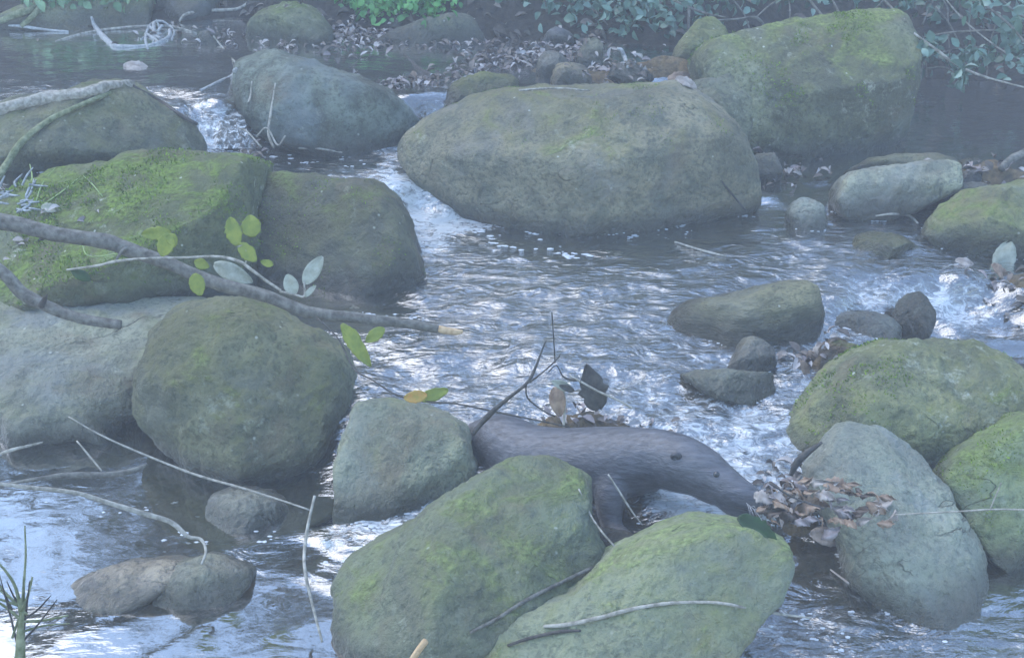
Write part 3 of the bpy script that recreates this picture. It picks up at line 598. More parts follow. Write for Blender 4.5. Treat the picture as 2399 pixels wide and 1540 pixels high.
M_eye = simple_mat("otter_eye", (.004, .004, .004), (.008, .007, .007), 20, .08, 0, .001, .8)
M_nose = simple_mat("otter_nose", (.012, .01, .01), (.03, .026, .026), 120, .35, .5, .001, .6)
M_whisk = simple_mat("otter_whisker", (.4, .4, .4), (.55, .55, .55), 20, .5, 0, .001)
None_mat = M_fur
otter()

# ------------------------------------------------------------------ branches, sticks, twigs
def stick(name, pts, mat, label, cat=None, group=None, seg=8, rough=.25, clamp=True, lift=1.0, parent=None, n=6):
    """pts: (u, v, radius px, depth or None) - None lays it on what is there"""
    P, rd = [], []
    for q in pts:
        u, v, r = q[:3]; d = q[3] if len(q) > 3 else None
        if d is None:
            p, nn, o = hit(u, v); dd = (p - C0) @ CF; rw = r / FP * dd; p = p + nn * rw * lift
        else:
            if clamp and d > 3.3:
                ph = hit(u, v)[0]; d = min(d, (ph - C0) @ CF - r / FP * d * .8)
            p = at(u, v, d); dd = d; rw = r / FP * d
        P.append(p); rd.append(rw)
    o = tube(name, P, rd, mat, parent, seg, n, rough)
    if parent is None: recenter(o, P[0]); tag(o, label, cat or name.replace('_', ' '), group)
    return o
# the thick broken branch with its pale broken end
br = empty("branch", at(0, 515, 3.1)); tag(br, "thick grey branch reaching in from the left edge to a pale broken tip", "branch")
stick("limb", [(-220,490,22,3.1),(0,518,19,3.1),(130,548,18,3.1),(230,562,18,3.11),(300,582,17,3.12),(400,620,16,3.13),(500,662,15,3.14),(620,692,15,3.15),(720,730,14,3.16),(850,745,12.5,3.17),(950,757,11.5,3.18),(1030,772,10,3.19)], M_bark, None, seg=14, rough=.18, parent=br)
stick("broken_end", [(1026,771,9.6,3.188),(1045,775,9,3.19),(1068,778,7,3.19),(1084,776,3,3.19)], M_cut, None, seg=10, rough=.5, parent=br)
stick("side_shoot", [(270,612,3,3.1),(285,590,4,3.1),(298,580,6,3.11)], M_bark, None, parent=br)
b2 = empty("branch", at(0, 640, 2.95)); tag(b2, "shorter stubby branch below the thick one, pointing over the broad pale boulder", "branch")
stick("limb", [(-120,560,17,2.98),(0,632,15,2.98),(50,684,15,2.99),(100,712,14,2.99),(160,738,13,3.0),(220,752,12,3.0),(283,760,11,3.0)], M_bark, None, seg=12, rough=.2, parent=b2)
stick("bark_stub", [(96,716,9,2.97),(104,700,6,2.96),(110,690,2,2.95)], M_barkd, None, parent=b2)
stick("curved_stick", [(-30,460,9,3.9),(0,410,8.5,3.98),(50,335,8,4.1),(110,285,7,4.2),(170,255,6.5,4.32),(240,225,6,4.5),(312,202,4,4.6)], M_barkm, "long curved mossy stick arching over the dark sloping boulder", "stick", rough=.3)
stick("log", [(-60,268,16,4.62),(20,250,17,4.62),(70,240,14,4.62),(130,228,17,4.62),(200,220,14,4.62),(250,204,15,4.63),(310,198,9,4.64)], M_barkp, "pale knobbly log lying along the crest of the dark sloping boulder", "log", rough=.6, seg=12)
stick("stick", [(310,202,5,4.55),(370,235,5,4.45),(420,268,5,4.4),(462,292,4,4.35)], M_barkd, "dark stick running down from the knobbly log to the waterfall", "stick")
S_ = stick
S_("driftwood", [(214,40,3,5.5),(222,62,5,5.45),(245,88,6,5.42),(268,108,6,5.38),(300,110,5,5.38),(330,108,4,5.38),(360,104,4,5.38),(395,88,5,5.40),(398,70,4,5.42)], M_barkw, "white bent stick rising from the upper pool", "stick", rough=.15)
dw = empty("driftwood", at(370, 70, 5.4)); tag(dw, "tangled pale root clump in the upper pool at the end of the white bent stick", "driftwood")
for a in ([(345,112,3.4,5.38),(341,88,3,5.40),(352,58,3,5.42),(378,50,2.6,5.42),(398,62,2.4,5.42)],[(398,60,2.4,5.42),(408,74,2,5.40),(402,92,2,5.38)],[(330,92,2,5.38),(352,84,2.6,5.38),(392,96,1.6,5.37)],[(366,46,1.6,5.4),(372,70,2,5.38),(356,104,2,5.37)],[(342,80,4,5.38),(360,90,4,5.36),(372,100,3,5.36)],[(348,62,4,5.40),(366,74,3,5.38),(380,60,4,5.38)],[(360,55,5,5.42),(362,80,4,5.42),(376,92,4,5.38)]):
    S_("root", a, M_barkw, None, parent=dw, rough=.5)
for a, mt, lb in (
 ([(130,97,2,5.3),(190,80,3,5.35),(260,68,3,5.4),(330,62,3,5.42),(400,62,3,5.42),(460,78,2,5.35)], M_barkp, "thin straight branch crossing behind the white bent stick"),
 ([(20,60,2,5.6),(50,62,4,5.55),(110,70,3,5.5),(160,75,3,5.45)], M_barkw, "pale twig floating by the top left bank"),
 ([(0,50,8,5.7),(50,30,9,5.7),(75,20,7,5.75),(110,-20,9,5.8)], M_barkm, "mossy forked root at the top left corner"),
 ([(50,62,6,5.6),(75,40,7,5.65),(100,10,8,5.7)], M_barkm, "second mossy root beside the forked one at the top left corner"),
 ([(500,85,2,5.4),(520,110,2.4,5.3),(545,140,2.4,5.15),(562,156,2,5.08)], M_barkp, "thin pale stem curving from the little round stone to the long grey boulder"),
 ([(470,212,3,4.85),(505,195,4,4.86),(545,178,5,4.88),(552,165,7,4.9)], M_barkw, "pale stick wedged against the left end of the long grey boulder"),
 ([(948,128,3,5.2),(975,155,4,5.1),(1000,172,5,5.0),(1020,180,3,4.98)], M_barkd, "dark forked twig standing up from the leaf bar"),
 ([(1445,115,4,4.95),(1455,118,5,4.95),(1465,140,5,4.93),(1470,158,4,4.92)], M_barkw, "short white hooked twig on the leafy bar"),
 ([(1215,212,2.5,4.6),(1300,207,3,4.6),(1380,213,2.5,4.6)], M_barkp, "thin pale stick lying along the top edge of the broad pale boulder"),
 ([(420,50,3,5.5),(440,32,4,5.55),(500,25,4,5.6),(560,20,4,5.65),(600,-10,4,5.7)], M_barkp, "bare pale branch on the far leaf bank at the top"),
 ([(2050,505,2,None),(2090,500,3,None),(2130,508,3,None),(2150,525,2,None)], M_barkp, "curved pale twig on the water in front of the pale angular slab"),
 ([(2345,395,9,4.35),(2375,370,10,4.4),(2440,340,11,4.45)], M_bark, "thick grey stub of wood at the right edge by the calm water"),
 ([(1580,568,2,None),(1640,588,3,None),(1700,602,2,None)], M_barkp, "thin twig caught across the riffle current"),
 ([(0,1137,4,2.75),(80,1122,5,2.76),(160,1112,7,2.78),(250,1112,8,2.8),(310,1102,7,2.82),(345,1086,3,2.84)], M_bark, "dark tapering branch at the left edge over the shaded water"),
 ([(-20,1130,4,2.62),(60,1140,5,2.64),(170,1152,5.5,2.66),(250,1175,6,2.68),(330,1200,6,2.7),(400,1222,6,2.72),(440,1255,5,2.72),(470,1262,4,2.72),(482,1290,3.5,2.7),(472,1320,3,2.68)], M_barkp, "long hooked pale branch arching over the bright water at the left"),
 ([(160,975,1.5,2.9),(230,1015,2.2,2.9),(310,1052,2.6,2.9),(450,1108,2.8,2.88),(560,1140,2.8,2.85),(640,1165,2.6,2.83),(725,1193,2,2.8)], M_barkp, "long thin twig slanting over the pale wrinkled stone"),
 ([(180,1032,2,2.9),(205,1062,2.4,2.88),(238,1102,2,2.86)], M_barkp, "short straight twig leaning on the dark tapering branch"),
 ([(737,1160,3,2.7),(722,1225,3.6,2.68),(713,1290,4,2.66),(714,1335,4,2.62),(728,1400,3.6,2.6),(742,1455,3.4,2.58),(755,1502,3,2.56)], M_barkp, "upright bent twig between the wrinkled stone and the long mottled boulder"),
 ([(0,1062,3,2.8),(30,1052,4,2.8),(100,1035,2,2.85)], M_barkp, "bit of pale twig poking in at the left edge above the shaded water"),
 ([(1100,1482,3.5,None),(1160,1448,4.2,None),(1210,1418,4.6,None),(1270,1385,4.6,None),(1330,1355,4.4,None),(1385,1330,4,None)], M_bark, "straight grey stick lying up the gap between the two front boulders"),
 ([(1275,1468,4,None),(1330,1462,5,None),(1410,1445,5,None),(1480,1425,4.4,None),(1560,1413,4.2,None),(1640,1410,4,None),(1700,1414,4,None),(1770,1428,3.6,2.42),(1850,1440,3,2.44),(1900,1446,2,2.45)], M_barkp, "long pale curved stick across the front of the pale green boulder"),
 ([(1190,1512,3.5,None),(1240,1495,4,None),(1310,1480,4.2,None),(1360,1476,3,None)], M_barkd, "short dark stick below the long pale curved stick"),
 ([(955,1560,8,2.28),(975,1528,8,2.27),(997,1500,7.5,2.26)], M_cut, "pale cut stick end poking up at the bottom edge"),
 ([(1355,1145,2,None),(1380,1205,2.4,None),(1410,1245,2.4,2.62),(1445,1285,2,2.6)], M_barkp, "green-brown stem arching off the right end of the long mottled boulder"),
 ([(1424,1110,2,2.75),(1450,1150,2.6,2.74),(1475,1190,2.4,2.73),(1505,1230,1.6,2.72)], M_barkp, "thin stem hanging in front of the otter's chest"),
 ([(1800,1130,2,2.66),(1860,1165,2.6,2.65),(1930,1190,2,2.64)], M_barkd, "dark twig sticking out of the heap of curled leaves toward the otter"),
 ([(1925,1035,3,2.86),(1893,1058,8,2.86),(1866,1085,9,2.87),(1852,1112,5,2.88)], M_barkd, "dark crooked root end against the upper left edge of the smooth grey slab"),
 ([(1690,425,2,None),(1715,455,2.4,None),(1745,490,2,None)], M_barkd, "dark twig on the right flank of the broad pale boulder"),
 ([(700,345,2,None),(750,348,2.4,None),(800,356,2,None)], M_barkp, "thin pale twig on the dark water below the long grey boulder"),
 ([(1945,1335,2.4,None),(1990,1365,3,None)], M_leafpk, "small white sliver of wood at the foot of the smooth grey slab"),
 ([(645,195,2,4.5),(635,260,3,4.42),(628,310,3,4.38),(640,345,3,4.35)], M_barkp, "upright dry stem before the long grey boulder"),
 ([(590,190,2,4.5),(588,220,3,4.48),(582,240,2,4.46)], M_barkp, "faint short stem at the left end of the long grey boulder"),
 ([(600,320,2,4.35),(625,300,2.4,4.35),(650,340,2.4,4.33),(668,318,2,4.32)], M_barkp, "zigzag dry twig at the foot of the long grey boulder"),
 ([(612,345,2,4.32),(580,310,2.4,4.36),(560,300,2,4.38)], M_barkp, "small crooked twig beside the small waterfall"),
):
    S_("twig" if max(q[2] for q in a) < 4.5 else "stick", a, mt, lb, "twig" if max(q[2] for q in a) < 4.5 else "stick")

def leaf(name, base, tip, w, mat, parent, nrm=None, curl=.15, fold=.15, depth=None, jag=0., label=None):
    """one leaf between two picture points (u, v, depth)"""
    a = at(*base); b = at(*tip); d = b - a; L = np.linalg.norm(d); d /= L
    nn = -CF if nrm is None else np.array(nrm, float); s = np.cross(nn, d); s /= np.linalg.norm(s); nn = np.cross(d, s)
    W_ = w / FP * base[2]; V, F = [], []; M_, K = 14, 8
    for i in range(M_ + 1):
        x = i / M_; hw = W_ * (math.sin(math.pi * min(1, x * .96 + .02)) ** .62) * (1 - .25 * x)
        if jag: hw *= 1 + jag * 3.2 * noise.noise(Vector((i * .9, base[0] * .37, base[1] * .21)))
        for j in range(K + 1):
            y = (j / K * 2 - 1); vein = .012 * L * abs(math.sin((x * 7 - abs(y) * 1.5) * math.pi)) * abs(y)
            V.append(a + d * L * x + s * hw * y + nn * (-curl * L * (x - .4) ** 2 + fold * hw * abs(y) + vein + .1 * L * curl * math.sin(5 * x + 3 * y)))
    for i in range(M_):
        for j in range(K):
            q = i * (K + 1) + j; F.append((q, q + 1, q + K + 2, q + K + 1))
    o = mesh_obj(name, V, F, mat, parent)
    m = o.modifiers.new("t", 'SOLIDIFY'); m.thickness = .0006
    if parent is None: recenter(o, (a + b) / 2)
    if label: o['label'] = label
    return o

# the seedling twig with yellow-green leaves over the mossy boulder
tw = empty("bramble_shoot", at(160, 630, 3.0)); tag(tw, "thin arching shoot with yellow-green leaves hanging before the green mossy boulder", "shoot")
S_("stem", [(155,632,2,3.0),(230,622,3,3.0),(270,612,3.4,3.0),(330,606,3,3.0),(430,603,3,3.0),(510,601,3,3.0),(560,612,3.6,3.0),(590,632,4,3.0),(620,655,3.6,3.0),(658,680,3,3.0)], M_barkp, None, parent=tw)
for b_, t_, w in (((592,555,3.0),(585,503,3.0),27),((556,575,3.0),(538,508,3.0),22),((560,570,3.0),(600,612,3.0),20),((400,545,3.0),(330,548,3.0),18),((400,545,3.0),(378,600,3.0),24),((395,548,3.0),(412,575,3.0),16),((640,620,3.0),(610,612,3.0),10),((455,640,3.02),(470,692,3.02),22),((455,612,3.02),(490,625,3.02),14)):
    leaf("leaf", b_, t_, w, M_leafy, tw, jag=.06)
S_("leaf_stalk", [(556,578,1.6,3.0),(572,575,1.6,3.0),(578,600,1.6,3.0),(575,616,1.8,3.0)], M_barkp, None, parent=tw)
tw2 = empty("dead_leaf_sprig", at(658, 680, 3.0)); tag(tw2, "sprig of three pale dry leaves standing beside the thick branch", "sprig")
for b_, t_, w, c_ in (((712,665,3.0),(755,600,3.0),21,.1),((690,690,3.0),(672,642,3.0),20,.2),((712,695,3.0),(740,668,3.0),8,.1)):
    leaf("leaf", b_, t_, w, M_leafp, tw2, curl=c_)
S_("stem", [(655,682,3,3.0),(690,690,3,3.0),(712,693,2.4,3.0),(712,660,2,3.0)], M_barkp, None, parent=tw2)
pl = leaf("fallen_leaf", (500,618,3.3), (590,660,3.3), 24, M_leafp, None, curl=.3); tag(pl, "large pale dry leaf caught just behind the thick branch", "leaf")
gl_ = leaf("fallen_leaf", (212,655,3.3), (165,632,3.3), 14, M_herb, None, curl=.3); tag(gl_, "small green leaf low on the left beside the leaf litter", "leaf")
# second shoot below the branch, running right to the centre
tw3 = empty("leafy_twig", at(790, 760, 3.0)); tag(tw3, "fine twig hung with green leaves below the branch tip, ending in an orange-spotted leaf", "twig")
S_("stem", [(740,742,2,3.1),(790,790,2,3.05),(828,862,2,3.0),(870,888,2,2.95),(930,925,2.4,2.92),(1000,940,2.4,2.9),(1060,944,2.4,2.88),(1120,955,2.4,2.86),(1200,972,2.4,2.84),(1280,988,2.2,2.82),(1335,1000,1.6,2.81)], M_barkd, None, parent=tw3, seg=6)
for b_, t_, w, mt in (((800,758,3.0),(868,858,3.0),20,M_leafy),((900,768,3.0),(856,800,3.0),17,M_leafy),((845,800,3.0),(800,762,3.0),15,M_leafy),((985,935,2.9),(1050,912,2.9),18,M_leafy),((1000,925,2.89),(945,932,2.89),17,M_leafo)):
    leaf("leaf", b_, t_, w, mt, tw3, jag=.05)
# the twig with the big dark leaf in the middle
tw4 = empty("dead_twig", at(1110, 1010, 2.8)); tag(tw4, "forked dead twig with one big dark saw-edged leaf sticking up before the otter", "twig")
for a in ([(1105,1015,7,2.8),(1140,975,7,2.8),(1180,940,5,2.79),(1225,905,4,2.78),(1245,880,3.4,2.78),(1262,840,3,2.78),(1278,798,2,2.78)],[(1240,895,2.4,2.78),(1270,872,2.2,2.77),(1300,845,2,2.76),(1312,830,1.4,2.76)],[(1232,898,2,2.78),(1235,930,2,2.78),(1270,960,2,2.77),(1300,975,1.4,2.77)],
          [(1300,850,2,2.78),(1297,800,2,2.78),(1292,730,1.6,2.78)],[(1285,870,1.8,2.77),(1303,855,1.8,2.77),(1318,880,2,2.77),(1335,888,3,2.77),(1355,890,3,2.76)]):
    S_("twiglet", a, M_barkd, None, parent=tw4, seg=6, rough=.5)
S_("leaf_stalk", [(1335,880,2,2.755),(1360,893,2.6,2.75),(1400,915,2.6,2.75),(1450,938,2.4,2.75),(1480,955,3,2.75)], M_barkp, None, parent=tw4)
leaf("leaf", (1402,962,2.78), (1375,858,2.74), 36, M_leafd, tw4, curl=.3, fold=.2, jag=.12)
leaf("leaf", (1340,912,2.78), (1292,892,2.78), 13, M_leafp, tw4); leaf("leaf", (1345,915,2.77), (1310,902,2.76), 9, M_leafd, tw4)
stick("twig", [(1318,905,3,2.85),(1322,950,3.6,2.85),(1320,1000,3,2.85)], M_barkp, "short pale upright stalk left of the big dark leaf", "twig")
leaf_b = leaf("fallen_leaf", (1300,905,2.84), (1312,975,2.84), 22, M_leafbr, None, curl=.2); tag(leaf_b, "brownish leaf hanging beside the short pale upright stalk", "leaf")
# long thread of a stem on the right
th = empty("thin_stem", at(2100, 1200, 2.5)); tag(th, "thread-thin pale stem stretched from the curled leaves to the right edge", "stem")
S_("stalk", [(2095,1205,1.6,2.5),(2180,1200,2,2.5),(2260,1196,2.2,2.5),(2330,1192,2.2,2.5),(2450,1194,2.2,2.5)], M_barkp, None, parent=th, seg=6)
S_("side_stalk", [(2318,1193,1.6,2.5),(2330,1165,1.8,2.5),(2345,1130,1.4,2.5)], M_barkp, None, parent=th, seg=6)

# ------------------------------------------------------------------ heap of curled dead leaves where the otter noses
heap = [(1790,1165,60),(1830,1180,70),(1870,1150,60),(1850,1205,60),(1900,1185,75),(1930,1160,60),(1960,1140,80),(1975,1200,70),(2010,1195,80),(2050,1185,60),(2085,1210,50),(1990,1225,50),(1940,1255,70),(1810,1200,50),(1880,1125,50),(1915,1130,50),(1780,1195,40),(1895,1215,50),(1860,1170,50),(2070,1225,36),(2020,1220,50),(1845,1150,40)]
side = ["tip end", "upper edge", "middle", "lower edge"]
GL = "curled dead leaves heaped by the otter's nose"
for i, (u, v, s) in enumerate(heap + [(1800 + 290 * rng.random(), 1130 + 95 * rng.random(), rng.uniform(18, 42)) for _ in range(46)]):
    d = 2.70 - (v - 1180) * .0006 + (.0 if i % 2 else .02)
    an = rng.uniform(-.9, .9); s *= rng.uniform(.6, 1.05); du, dv = math.cos(an) * s / 2, math.sin(an) * s / 2 * .6
    o = leaf("fallen_leaf", (u - du, v - dv, d), (u + du, v + dv, d - .02), s * .3, [M_leafpk, M_leafbr, M_litter2, M_leafdk, M_leafbr][i % 5], None, nrm=(rng.normal(0, .5), -.6 + rng.normal(0, .3), .8), curl=rng.uniform(.4, 2.2), fold=rng.uniform(-.9, 1.3), jag=.2)
    tag(o, "curled dead leaf in the heap between the otter's nose and the smooth grey slab", "leaf", GL)
for i, (u, v, s, an, mt, lb) in enumerate([(1965,1148,95,.35,M_leafp,"broad pale grey leaf lying on the smooth grey slab above the heap"),(2065,1180,60,-.5,M_leafpk,"tan curled leaf tip at the right end of the heap on the grey slab"),(1940,1258,85,.3,M_leafpk,"pale torn leaf hanging below the heap on the slab's left edge"),(1775,1240,110,.55,M_herb,"long green leaf lying on top of the pale green boulder"),
    (2350,610,95,1.9,M_leafp,"large grey cupped leaf standing on the water at the right edge"),(2262,615,50,.3,M_leafpk,"small pale leaf left of the large grey cupped leaf"),(2345,640,60,.9,M_leafbr,"brown leaf under the large grey cupped leaf"),(318,155,60,.1,M_leafpk,"single pale leaf floating on the upper pool"),(118,488,45,.2,M_leafp,"small purplish grey leaf lying on the bright green moss"),
    (970,185,38,1.4,M_leafbr,"round brown leaf upright on the leaf bar behind the long grey boulder"),(1590,185,70,-.3,M_leafbr,"dark curled leaf between the leafy bar and the largest boulder"),(1610,195,60,.5,M_leafpk,"pinkish leaf against the left side of the largest boulder"),(1900,845,50,1.4,M_leafbr,"drooping brown leaf left of the reddish brown stone"),(1915,830,60,1.7,M_leafpk,"pale drooping leaf against the reddish brown stone"),(1885,865,45,1.2,M_leafbr,"lowest of the drooping leaves by the reddish brown stone")]):
    p, n, o_ = hit(u, v); d = (p - C0) @ CF - .012; du, dv = math.cos(an) * s / 2, math.sin(an) * s / 2
    o = leaf("fallen_leaf", (u - du, v - dv, d + dv * -.0004), (u + du, v + dv, d + .0), s * .3, mt, None, nrm=n * .7 - CF * .5, curl=rng.uniform(.2, .6), fold=.3, jag=.08); tag(o, lb, "leaf")

# ------------------------------------------------------------------ leaf litter
def litter(regs, name, label, lmin, lmax):
    P, N = [], []
    for u, v, z, sx, sy, n in regs:
        c = at_z(u, v, z)
        for _ in range(n):
            p, nn, o = drop(c[0] + rng.normal(0, sx / 2), c[1] + rng.normal(0, sy / 2))
            if o and o.name.startswith(("boulder", "body")) and rng.random() < .97: continue
            P.append(p + np.array([0, 0, rng.uniform(.002, .02)])); N.append(nn * .7 + rng.normal(0, .3, 3) + np.array([0, -.2, .8]))
    k = len(P); d = rng.normal(0, 1, (k, 3)); d[:, 2] *= .3; L = rng.uniform(lmin, lmax, k)
    c = np.array([(.10, .075, .06), (.17, .14, .12), (.32, .29, .27), (.48, .45, .44), (.06, .05, .045), (.26, .22, .22)])[rng.integers(0, 6, k)]
    o = leaves_mesh(name, P, d, N, L, L * rng.uniform(.35, .6, k), M_litter, None, .6, .35, c); tag(o, label, kind="stuff")
litter([(900,195,.26,.12,.05,50),(960,188,.26,.12,.05,60),(1030,172,.27,.16,.05,60),(1120,158,.27,.16,.05,60),(1200,128,.28,.2,.08,110),(1270,108,.3,.2,.12,130),(1340,100,.3,.16,.12,60),(1420,135,.3,.12,.1,40),(1450,172,.3,.16,.07,80),(1530,190,.3,.2,.08,130),(1590,180,.3,.12,.08,80),
        (810,45,.3,.14,.1,80),(870,62,.3,.16,.08,110),(940,72,.3,.16,.07,90),(620,-5,.4,.6,.16,120),(780,45,.35,.3,.2,160),(1180,85,.3,.5,.1,90),(1850,395,.05,.16,.06,34),(1780,440,.03,.1,.04,8)], "leaf_litter", "drifts of dead leaves on the bars at the back of the stream", .016, .042)
litter([(110,640,.05,.16,.1,110),(2340,400,.1,.16,.08,50),(1900,835,-.0,.07,.05,34),(1420,975,-.0,.16,.05,34),(1330,960,-.0,.08,.04,10),(1850,1090,-.03,.08,.05,24),(1850,1195,-.1,.10,.05,60),(2360,650,.0,.1,.06,30),(640,350,.12,.10,.04,30)], "leaf_litter", "scraps of dead leaves caught among the nearer stones", .014, .042)
# bank floor under the brambles: dark leaf mould
P = []
for _ in range(2600):
    x = rng.uniform(-3.2, 3.6); y = rng.uniform(5.0, 7.6); p, nn, o = drop(x, y)
    if o and o.name.startswith("ground"): P.append((p, nn))
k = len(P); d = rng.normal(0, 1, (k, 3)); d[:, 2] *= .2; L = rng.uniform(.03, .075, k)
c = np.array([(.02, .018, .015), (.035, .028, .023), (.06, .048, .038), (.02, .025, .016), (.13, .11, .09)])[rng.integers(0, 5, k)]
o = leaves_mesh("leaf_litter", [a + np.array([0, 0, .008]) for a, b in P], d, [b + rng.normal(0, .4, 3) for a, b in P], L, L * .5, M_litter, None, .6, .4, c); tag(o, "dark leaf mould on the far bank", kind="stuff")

# ------------------------------------------------------------------ brambles, herbs, grass on the far bank
def bush(label, spots, stems, n_each, lsz=(.03, .05), cols=((.03, .075, .05), (.06, .13, .09), (.10, .19, .15), (.16, .26, .22)), mat=None, nm="bramble", cat="bramble", ground=False):
    root = empty(nm, at(spots[0][0], spots[0][1] + 40, spots[0][2])); tag(root, label, cat)
    P = []
    for u, v, d, su, sv in spots:
        for _ in range(n_each):
            if ground:
                ph, nh, oh = hit(u + rng.normal(0, su), v + rng.normal(0, sv))
                if oh is not None and not oh.name.startswith("water"): P.append(ph + np.array([0, -.01, rng.uniform(.0, .07)]))
            else: P.append(at(u + rng.normal(0, su), v + rng.normal(0, sv), d + rng.normal(0, .12)))
    k = len(P); dr = rng.normal(0, 1, (k, 3)); dr[:, 2] -= .4; nn = rng.normal(0, .6, (k, 3)) + np.array([0, -.5, .8])
    L = rng.uniform(*lsz, k); c = np.array(cols)[rng.integers(0, len(cols), k)]
    leaves_mesh("foliage", P, dr, nn, L, L * rng.uniform(.5, .8, k), mat or M_bush, root, .3, .3, c)
    for s in stems: S_("stem", s, M_bark if len(s) % 2 else M_barkp, None, parent=root, seg=6, rough=.3, clamp=False)
bush("dark leafy bramble overhanging the water behind the leafy bar", [(1280,0,5.5,45,24),(1375,38,5.35,30,30),(1430,15,5.4,40,22)], [[(1275,0,3,5.4),(1285,40,3,5.4),(1300,85,3,5.35)],[(1350,-20,2,5.3),(1390,20,2,5.3),(1440,80,2,5.3)]], 95)
bush("bramble with rounded grey-green leaves left of the leaning yellow-green stone", [(1470,50,5.3,28,24),(1530,45,5.3,34,24),(1590,30,5.35,35,28),(1500,-5,5.4,60,16)], [[(1608,110,4,5.25),(1612,60,4,5.25),(1614,20,4,5.28)],[(1525,60,3,5.3),(1530,20,3,5.3),(1524,-20,3,5.3)],[(1575,0,2.6,5.1),(1640,28,3,5.1),(1700,42,2.6,5.1)]], 80)
bush("tangle of bare bramble stems behind the top of the largest boulder", [(1700,0,5.4,60,20),(1880,-8,5.4,90,16),(2060,0,5.4,60,16)], [[(1640,50,3,5.1),(1720,46,3.4,5.1),(1770,42,3.6,5.1),(1795,70,3.4,5.1),(1815,108,3,5.05)],[(1770,42,2,5.1),(1800,15,2,5.1),(1840,-15,2,5.1)],[(1880,-20,3,5.2),(1920,30,3,5.15),(1955,70,3,5.1)],[(1940,-20,2,5.2),(1965,30,2.4,5.15),(1985,60,2,5.1)],[(2050,-20,3,5.1),(2080,10,3,5.05),(2100,30,3,5.0)],[(1990,70,2,5.1),(2040,30,2,5.1),(2080,-10,2,5.1)],[(1700,-20,2,5.2),(1740,30,2,5.2),(1760,80,2,5.2)],[(1830,90,2,5.2),(1850,40,2,5.25),(1845,-20,2,5.3)]], 34)
bush("bramble with arching canes trailing down to the water at the upper right corner", [(2310,15,4.9,45,22),(2385,40,4.9,30,30),(2250,170,4.9,8,10),(2290,125,4.9,22,16),(2385,120,4.9,20,26),(2170,105,4.9,14,8)], [[(2140,78,3,4.75),(2190,115,3.6,4.75),(2245,155,4,4.75),(2300,178,3,4.75),(2360,195,2.4,4.75),(2440,215,2,4.75)],[(2165,88,2,4.75),(2230,76,2.6,4.75),(2330,70,2.4,4.75)],[(2255,-25,3,4.9),(2310,15,3.4,4.85),(2360,55,3.4,4.82),(2400,100,3,4.8),(2440,150,2,4.8)],[(2190,15,2.6,5.0),(2225,60,2.6,5.0),(2250,110,2,5.0)],[(2330,-15,2,4.8),(2380,30,3,4.8),(2440,60,3,4.8)],[(2220,80,1.8,4.9),(2224,120,1.8,4.9),(2222,150,1.8,4.9)],[(2170,160,2,4.8),(2210,158,2,4.8),(2260,185,2,4.8)],[(2310,190,1.6,4.9),(2315,120,1.8,4.9),(2330,60,1.8,4.9)],[(2158,150,3,4.8),(2156,180,3,4.8),(2152,200,2.4,4.8)],[(2200,-20,1.8,4.9),(2260,50,2,4.9),(2350,120,2,4.85),(2440,160,2,4.85)],[(2280,-20,1.6,4.9),(2270,60,1.8,4.9),(2300,150,1.6,4.9)],[(2180,130,1.6,4.9),(2280,110,1.8,4.9),(2398,140,1.6,4.85)]], 52, lsz=(.03, .055))
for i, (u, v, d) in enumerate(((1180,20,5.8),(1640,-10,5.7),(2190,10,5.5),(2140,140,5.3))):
    bush(["sparse bramble at the left end of the dark bank","bramble in the shade above the leaning yellow-green stone","bramble in deep shade right of the largest boulder","low shaded bramble just right of the largest boulder"][i], [(u,v,d,50,26)], [[(u-30,v+50,2,d),(u-10,v,2,d),(u+30,v-50,2,d)],[(u+30,v+40,2,d),(u+25,v,2,d),(u-20,v-50,2,d)]], 45, cols=((.02, .045, .03), (.04, .085, .06)))  # darker leaf tints put the bank's shade into the foliage colour
bush("clump of fresh bright green herbs on the bank above the low flat-topped boulder", [(860,14,5.75,28,12),(930,20,5.7,36,13),(1005,22,5.65,26,12),(950,-5,5.8,60,12)], [], 210, (.022, .042), ((.05, .22, .05), (.09, .34, .09), (.16, .42, .12), (.04, .16, .05)), M_herb, "herb_clump", "herbs", ground=True)
bush("pale green plants on the bank at the top left", [(140,-10,5.9,60,14),(290,-12,5.9,50,14),(230,8,5.85,70,12)], [], 60, (.03, .05), ((.10, .18, .10), (.2, .3, .18)), M_herb, "herb_clump", "herbs", ground=True)
# undergrowth in the dark behind the brambles
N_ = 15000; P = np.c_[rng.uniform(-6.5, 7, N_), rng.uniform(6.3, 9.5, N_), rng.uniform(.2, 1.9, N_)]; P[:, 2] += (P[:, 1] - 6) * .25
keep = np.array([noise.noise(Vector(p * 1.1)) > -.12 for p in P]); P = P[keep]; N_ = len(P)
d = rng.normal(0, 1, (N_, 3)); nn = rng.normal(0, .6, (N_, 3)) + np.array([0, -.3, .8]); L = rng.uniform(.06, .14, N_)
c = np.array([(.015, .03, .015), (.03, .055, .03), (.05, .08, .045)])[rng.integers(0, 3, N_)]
o = leaves_mesh("undergrowth", P, d, nn, L, L * .6, M_bush, None, .3, .3, c); tag(o, "dense dark undergrowth at the foot of the trees", kind="stuff")

